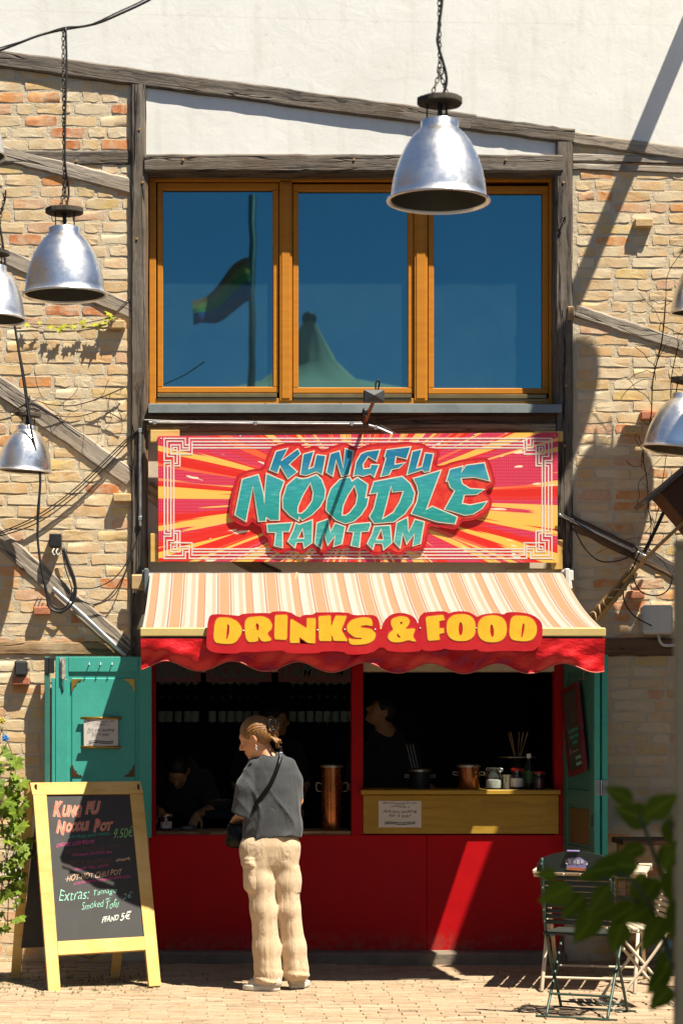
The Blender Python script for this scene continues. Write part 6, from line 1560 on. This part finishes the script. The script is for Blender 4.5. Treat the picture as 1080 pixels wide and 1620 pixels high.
# hop plant at the left edge
hp = thing('hop_plant', 'sunlit hop vine hanging at the left picture edge beside the pavement board', 'plant', (X_(-20, 13.2), 13.2, 0)); rg = random.Random(21)
hops = [[(-60, 1540), (-30, 1300), (-10, 1200), (5, 1150)], [(-40, 1540), (-5, 1350), (12, 1260), (18, 1220)], [(-10, 1230), (8, 1330), (14, 1400), (12, 1465)], [(-30, 1540), (0, 1420), (16, 1330), (26, 1280)]]
for st in hops:
    P = catmull([W(px, py, 13.2+rg.uniform(-.1, .1)) for px, py in st], 6); MB().tube(P, .003, 5).build('stem', STEM, hp, True)
for i in range(190):
    py = rg.triangular(1140, 1480, 1300); edge = np.interp(py, [1140, 1180, 1230, 1290, 1340, 1400, 1440, 1480], [6, 24, 34, 30, 40, 30, 26, 14]); px = edge+4-abs(rg.gauss(0, 20))
    if 1275 < py < 1310 and rg.random() < .4: continue
    add_leaf(hp, LHOP, W(px, py, 13.2+rg.uniform(-.16, .12)), (rg.uniform(-1, 1), rg.uniform(-.8, .2), rg.uniform(-1, .15)), (rg.uniform(-.5, .6), -1, rg.uniform(0, 1.1)), rg.uniform(11, 24)*13.2/F, rg)
m = MB()
for i in range(26):
    c = W(rg.uniform(2, 34), rg.uniform(1320, 1450), 13.05); m.ell(c, (.006, .006, .010), 6, 4)
tag(m.build('hop_blossom', pm('pale_blossom', (.42, .40, .36), None, 8, .8), hp), kind='stuff')
# string of little flower lights by the hop plant
fs_ = thing('flower_light_string', 'string of small coloured flower lights at the left edge above the hops', 'string lights', tuple(W(0, 1130, 13.6)))
MB().tube(catmull([W(-10, 1128, 13.6), W(8, 1165, 13.55), W(20, 1195, 13.55), W(26, 1240, 13.55), W(24, 1290, 13.6)], 6), .003, 5).build('wire', STEM, fs_, True)
for k, (px, py, cc_) in enumerate(((9, 1168, (.03, .20, .55)), (22, 1204, (.50, .05, .12)), (4, 1140, (.5, .4, .05)))):
    c = W(px, py, 13.52); m = MB()
    for j in range(5): w = 2*math.pi*j/5; m.ell(c+Vector((.013*math.cos(w), 0, .013*math.sin(w))), (.010, .003, .010), 8, 5)
    m.ell(c+Vector((0, -.004, 0)), .006, 8, 5); m.build('flower', pm('petal%d' % k, cc_, None, 9, .4), fs_, True)
# yellow vine leaves on the left wall
yv = thing('yellow_vine', 'row of small yellow-green vine leaves on the left wall below the lamp', 'vine', tuple(W(110, 512, 14.26))); rg = random.Random(31)
MB().tube(catmull([W(30, 512, 14.283), W(60, 513, 14.283), W(100, 514, 14.283), (W(140, 510, 14.283)), W(175, 500, 14.28), W(206, 470, 14.275)], 5), .003, 5).build('stem', TWIG, yv, True)
for px, py, sz in ((46, 510, 12), (62, 507, 9), (80, 513, 13), (97, 512, 15), (95, 518, 11), (118, 512, 13), (128, 506, 14), (133, 513, 10), (150, 510, 14), (156, 512, 11), (168, 500, 15), (175, 494, 14), (165, 507, 15), (178, 503, 11)):
    add_leaf(yv, LYEL, W(px, py, 14.272-rg.uniform(0, .02)), (rg.uniform(-.6, .6), -.5, rg.uniform(-1, -.1)), (rg.uniform(-.4, .4), -1, .7), sz*14.2/F, rg)
# weeds in the paving joints
gr = MB(); rg = random.Random(44)
for i in range(420):
    if rg.random() < .72: px, py = rg.uniform(-10, 250), rg.gauss(1556, 9)
    else: px, py = rg.uniform(250, 1080), rg.gauss(1545, 14)
    if py < 1533: continue
    y = H*F/(py-HY); c = Vector((X_(px, y), y, -.006))
    for k in range(4):
        a = rg.uniform(0, 6.28); l = rg.uniform(.008, .028); t = c+Vector((math.cos(a)*l*.7, math.sin(a)*l*.7, l)); s_ = Vector((-math.sin(a), math.cos(a), 0))*.003
        gr.add([c-s_, c+s_, t], [(0, 1, 2)])
tag(gr.build('paving_weeds', leaf_mat('weed', (.12, .15, .03), (.07, .09, .02)), None, loc=(0, 12.8, 0), recalc=False), 'tiny weeds growing in the joints of the paving', 'weeds', None, 'stuff')
# ------------------------------------------------------------ things on the counters and in the dark kitchen
def glass_mat(name, tint=(.9, .95, .93), rough=.03):
    t = NT(name); t.setp(Base_Color=tint, Roughness=rough); t.p.inputs['Transmission Weight'].default_value = 1.0; t.p.inputs['IOR'].default_value = 1.45; return t.m
GLASS = glass_mat('clear_glass'); COPPER = pm('copper', (.46, .17, .06), (.34, .11, .04), 9, .28, .05, 60, .001, metal=.9)
LIDM = pm('worn_lid_metal', (.42, .36, .26), (.30, .25, .17), 12, .35, .05, 60, .001, metal=.8)
def pot(name, label, px, pyb, hw, hpx, y, z, mat, cat='pot'):
    S = y/F; t = thing(name, label, cat, (X_(px, y), y, z)); r = hw*S; h = hpx*S
    lbuild(MB().lathe([(0, 0), (r*.96, 0), (r, .01), (r, h), (r*.95, h), (r*.95, .02), (0, .02)], 32), 'pot_wall', mat, t, True, angle=40)
    lbuild(MB().lathe([(r*1.12, h-.008), (r*1.12, h+.006), (r*.8, h+.014), (0, h+.018)], 32), 'lid', LIDM, t, True, angle=40)
    for s_ in (-1, 1): lbuild(MB().tube(catmull([(s_*r, 0, h*.72), (s_*(r+.03), 0, h*.74), (s_*(r+.03), 0, h*.62), (s_*r, 0, h*.6)], 4), .004, 6), 'handle', LIDM, t, True)
    return t
ZC0 = ZC+.001
pot('stock_pot', 'round copper pot with a pale lid on the yellow counter', 741, 1250, 17, 36, 14.42, ZC0, COPPER)
pot('stock_pot', 'dark pot with a shiny lid at the left of the yellow counter', 664, 1250, 16, 28, 14.56, ZC0, BLACKP)
pot('drink_urn', 'tall copper drink urn standing in the left hatch', 525, 1318, 17, 100, 14.5, ZL+.001, COPPER, 'urn')
def jar(label, px, y, z, hw, hpx, fill, lidm, fillh=.55, lab=None):
    S = y/F; r = hw*S; h = hpx*S; t = thing('jar', label, 'jar', (X_(px, y), y, z))
    lbuild(MB().lathe([(0, 0), (r*.95, 0), (r, .006), (r, h*.66), (r*.86, h*.76), (r*.86, h*.86), (r*.78, h*.86), (r*.78, h*.76), (r*.93, h*.65), (r*.93, .008), (0, .006)], 28), 'glass_body', GLASS, t, True, angle=50)
    lbuild(MB().lathe([(0, .008), (r*.9, .008), (r*.9, h*fillh), (r*.5, h*(fillh+.03)), (0, h*(fillh+.01))], 24), 'contents', fill, t, True, angle=50)
    lbuild(MB().lathe([(r*.92, h*.86), (r*.94, h*.97), (r*.85, h), (0, h)], 24), 'lid', lidm, t, True, angle=40)
    lbuild(MB().tube([(r*.9, -.0, h*.8), (r*1.12, 0, h*.84), (r*1.1, 0, h*.93), (r*.95, 0, h*.95)], .002, 5), 'clip_wire', STEEL, t)
    if lab: m = MB().lathe([(r*1.01, h*.12), (r*1.01, h*.52)], 28); lbuild(m, 'paper_label', lab, t, True)
    return t
SALT = pm('white_salt', (.72, .70, .62), (.60, .58, .5), 20, .9, .4, 90, .003); REDL = pm('red_lid', (.35, .02, .015), None, 8, .35)
jar('clip-top glass jar of white salt on the yellow counter', 780, 14.36, ZC0, 13, 34, SALT, GLASS, .42)
jar('red-capped sauce jar with a pale label on the counter tray', 817, 14.36, ZC0, 10, 33, pm('dark_sauce', (.06, .015, .01), None, 5, .3), REDL, .6, PAPER)
jar('small red chilli jar at the right end of the counter', 852, 14.36, ZC0, 8.5, 28, pm('chilli', (.20, .03, .015), None, 30, .6), REDL, .6)
tp = jar('glass tip jar with a white label in the left hatch corner', 263, 14.42, ZL+.001, 9, 26, pm('coins', (.12, .09, .05), (.3, .25, .15), 60, .4), LIDM, .3, PAPER)
tv, tf = text_fit('Tips', w=.055, h=.03, shear=.1); m = MB(); m.add([(-.027+p[0], -.0405, .03+p[1]) for p in tv], tf); lbuild(m, 'label_lettering', INK, tp)
t = thing('steel_cup', 'plain steel cup between the salt jar and the red-capped jar', 'cup', (X_(802, 14.38), 14.38, ZC0)); lbuild(MB().lathe([(0, 0), (.030, 0), (.033, .095), (.030, .095), (.028, .006), (0, .006)], 24), 'cup_wall', LIDM, t, True, angle=40)
t = thing('sauce_bottle', 'dark sauce bottle with a white cap on the counter', 'bottle', (X_(836, 14.42), 14.42, ZC0)); lbuild(MB().lathe([(0, 0), (.034, 0), (.036, .01), (.036, .14), (.014, .19), (.014, .21), (0, .21)], 20), 'bottle_body', pm('dark_bottle', (.012, .016, .008), None, 5, .15), t, True, angle=40)
lbuild(MB().lathe([(.016, .205), (.016, .235), (0, .238)], 16), 'cap', WHITEP, t, True, angle=40); lbuild(MB().lathe([(.037, .04), (.037, .12)], 20), 'bottle_label', pm('green_label', (.05, .11, .03), None, 30, .5), t, True)
t = thing('counter_tray', 'flat black tray under the jars on the yellow counter', 'tray', (X_(815, 14.36), 14.36, ZC)); m = MB(); m.cbox(-.21, .20, -.09, .10, .0, .0009, .0003); lbuild(m, 'tray_plate', BLACKP, t)
t = thing('utensil_holder', 'dark holder with chopsticks behind the sauce bottle', 'holder', (X_(818, 14.6), 14.6, ZC0)); lbuild(MB().lathe([(0, 0), (.04, 0), (.045, .20), (.042, .20), (.037, .01), (0, .01)], 20), 'holder_cup', BLACKP, t, True)
lbuild(MB().lathe([(0, .205), (.13, .205), (.135, .212), (0, .212)], 28), 'plate', LIDM, t, True)
for i in range(5): a = i*1.3; lbuild(MB().tube([(.02*math.cos(a), .02*math.sin(a), .21), (.07*math.cos(a), .05*math.sin(a), .38)], .0035, 5), 'chopstick', OAKB, t)
t = thing('card_reader', 'small dark card reader on the left hatch ledge', 'card reader', (X_(298, 14.42), 14.42, ZL)); m = MB(); m.cbox(-.05, .05, -.03, .03, 0, .03, .004); lbuild(m, 'reader_body', BLACKP, t); m = MB(); m.cbox(-.027, .027, -.034, -.0305, .008, .026, .001); lbuild(m, 'display', pm('grey_display', (.10, .10, .09), None, 5, .3), t)
t = thing('metal_bowl', 'shallow pale metal bowl on the back worktop behind the shopper', 'bowl', (X_(345, 15.5), 15.5, .96)); lbuild(MB().lathe([(0, 0), (.07, 0), (.13, .07), (.135, .075), (.125, .07), (.07, .008), (0, .008)], 28), 'bowl_wall', LIDM, t, True); m = MB(); m.cbox(-.25, .25, -.2, .2, -.06, 0, .005); lbuild(m, 'stand', DARK, t)
# bottles on the back shelves
BODY = pm('green_black_bottle', (.014, .020, .014), None, 5, .12, 0, spec=.6); BLAB = pm('bottle_label', (.70, .70, .58), (.45, .52, .42), 30, .6); CAPM = pm('pale_cap', (.20, .20, .19), None, 5, .4)
def lathe_me(prof, n, mat):
    q = MB().lathe(prof, n); me = bpy.data.meshes.new('bottle_part'); me.from_pydata(q.v, [], q.f); me.materials.append(mat); me.polygons.foreach_set('use_smooth', [True]*len(me.polygons)); me.update(); return me
b_me = lathe_me([(0, 0), (.028, 0), (.030, .008), (.030, .135), (.012, .18), (.011, .225), (0, .225)], 14, BODY); l_me = lathe_me([(.0306, .03), (.0306, .115)], 14, BLAB); c_me = lathe_me([(.013, .215), (.013, .24), (0, .242)], 10, CAPM)
for zi, z in enumerate((1.56, 1.86, 2.16)):
    for x0, n, sec in ((-.46, 5, 'left'), (-.05, 6, 'middle'), (.58, 8, 'right')):
        for i in range(n):
            b = thing('bottle', ('first', 'second', 'third', 'fourth', 'fifth', 'sixth', 'seventh', 'last')[i]+' bottle from the left in the '+sec+' row on the '+('lowest', 'middle', 'top')[zi]+' kitchen shelf', 'bottle', (x0+i*.068+random.uniform(-.006, .006), 17.05+random.uniform(-.03, .03), z), 'bottles on the kitchen back shelves')
            for nm, me in (('bottle_body', b_me), ('bottle_label', l_me), ('cap', c_me)): o = bpy.data.objects.new(nm, me); C.objects.link(o); o.parent = b

# ------------------------------------------------------------ what the window panes mirror: tent and flag across the yard
YG = 14.487
def mirror(px, py, d):                       # place of a thing d metres behind the viewer that the glass shows at this pixel
    y = YG+YG+d; p = W(px, py, y); return Vector((p.x, -d, p.z))
D = 14.0
tent = thing('marquee', 'tall pointed canvas tent across the yard, mirrored in the window', 'tent', (mirror(487, 900, D).x, -D, 0))
top = mirror(488, 503, D); ctr = Vector((top.x, -D, 0)); pr_ = []
prof = [(488, 503, 6), (500, 530, 19), (520, 575, 42), (560, 602, 78), (640, 618, 150), (760, 640, 260)]
rr = [(mirror(487+w, py, D).x-top.x, mirror(0, py, D).z) for (_, py, w) in prof]
n = 12; vs_ = []; k = 40
for r_v, z in rr:
    for j in range(k):
        a = 2*math.pi*j/k; s_ = 1-.07*abs(math.sin(a*n/2)); vs_.append((ctr.x+r_v*s_*math.cos(a), ctr.y+r_v*s_*math.sin(a)*.6, z))
m = MB(); m.add(vs_, [(i*k+j, i*k+(j+1) % k, (i+1)*k+(j+1) % k, (i+1)*k+j) for i in range(len(rr)-1) for j in range(k)])
zb3 = rr[-1][1]; m.build('tent_roof', pm('sand_canvas', (.56, .38, .24), (.48, .32, .20), 1.5, .9), tent, True)
m = MB()
rb = rr[-1][0]*.97
for j in range(10):
    a = 2*math.pi*j/10; q = Vector((ctr.x+rb*math.cos(a), ctr.y+rb*.6*math.sin(a), 0)); m.tube([q, q+Vector((0, 0, zb3))], .06, 6)
m.build('tent_pole', PINE, tent); MB().tube([ctr, ctr+Vector((0, 0, top.z))], .09, 8).build('mast', PINE, tent)
m = MB(); m.lathe([(.0, .16), (.12, .10), (.15, .0), (.13, -.1)], 16, (ctr.x, ctr.y, top.z)); m.build('tent_cap', IRON, tent, True)
Df = 10.0
pb_, pt_ = mirror(394, 1600, Df), mirror(400, 312, Df)
fg = thing('flagpole', 'dark flagpole with a rainbow flag across the yard, mirrored in the window', 'flag', (pb_.x, -Df, 0))
MB().tube([Vector((pb_.x, -Df, 0)), pt_], .065, 8).build('pole', IRON, fg, True)
cols = [(.80, .20, .02), (.80, .40, .02), (.25, .40, .04), (.08, .08, .40), (.40, .03, .25)]
base_p, tipv = mirror(395, 405, Df), mirror(305, 475, Df)
hvec = mirror(398, 465, Df)-base_p
L_ = tipv-base_p
for i, cl in enumerate(cols):
    m = MB(); vs_ = []; nn = 16
    for j in range(nn+1):
        u = j/nn
        for e in (i/5, (i+1)/5):
            p = base_p+L_*u+hvec*e*(1-.35*u)*1.25+Vector((0, .25*math.sin(u*7+e*1.5), .05*math.sin(u*6+e)))
            vs_.append(p)
    m.add(vs_, [(2*j, 2*j+1, 2*j+3, 2*j+2) for j in range(nn)]); m.build('flag_stripe', pm('flag_cloth%d' % i, cl, None, 3, .8), fg, True, recalc=False)
m = MB(); q0, q1, q2 = base_p+Vector((0, .12, 0)), base_p+hvec+Vector((0, .12, 0)), base_p+L_*.42+hvec*.45+Vector((0, .12, 0)); m.add([q0, q1, q2], [(0, 1, 2)]); m.build('flag_chevron', pm('flag_yellow', (.55, .45, .12), None, 3, .8), fg, recalc=False)
# ------------------------------------------------------------ just outside the picture: things whose shadows fall into it
sl = thing('added_sail', 'unseen sail added outside the right edge to shade the lower wall', 'sun sail', (4.8, WALL-1.7, 0))  # added out of view; outline shaped to narrow the sun streak on the counter
m = MB(); po = [(3.62, .93), (6.2, .93), (6.2, 2.5), (3.35, 2.5), (3.35, 1.39)]; po = [(x-4.8, WALL-q-(WALL-1.7)) for x, q in po]; m.add([(x, y, z) for z in (5.0, 5.012) for x, y in po], [(0, 1, 2, 3, 4), (9, 8, 7, 6, 5)]+[(i, (i+1) % 5, 5+(i+1) % 5, 5+i) for i in range(5)]); lbuild(m, 'sail_cloth', CREAM, sl)
for x0 in (-1.1, 1.3): lbuild(MB().tube([(x0+.2*(x0 < 0), -.75, 0), (x0+.2*(x0 < 0), -.75, 5.0)], .04, 8), 'mast', STEEL, sl, True)
bs, be = wl_(1140, -85, WALL), wl_(905, 480, WALL); p = (bs.z-be.z)/kT; q = Vector((be.x+kA*p, WALL-p, be.z+kT*p))
tag(MB().tube([bs, q], .058, 12).build('flag_bracket_pole', OAK, None, True, loc=tuple(bs)), 'stout pole projecting from the wall above the upper right corner', 'pole')

# unseen wings added either side to block sky light from the wall
NBR = pm('added_wing_wall', (.10, .065, .045), (.07, .045, .032), 5, .9, .5, 40, .01)
for lab, xx, e in (('unseen wing added beyond the right picture edge to block sky light', 6.2, 1), ('unseen wing added beyond the left picture edge to block sky light', -4.2, -1)):
    t = thing('added_wing', lab, 'building', (xx, 7.5, 0)); m = MB(); m.cbox(0 if e > 0 else -3, 3 if e > 0 else 0, -6.5, 6.6, -.02, 6.2, .02); lbuild(m, 'wall', NBR, t)
    for k in range(4):
        for z0 in (.9, 3.6):
            y0 = -5.2+k*3.1; m = MB(); m.cbox(-.03 if e > 0 else -.05, .05 if e > 0 else .03, y0, y0+1.3, z0, z0+1.6, .01); w_ = lbuild(m, 'window', OAKD, t)
            m = MB(); m.box(-.035 if e > 0 else .031, -.031 if e > 0 else .035, y0+.08, y0+1.22, z0+.08, z0+1.52); lbuild(m, 'pane', PANE, w_)
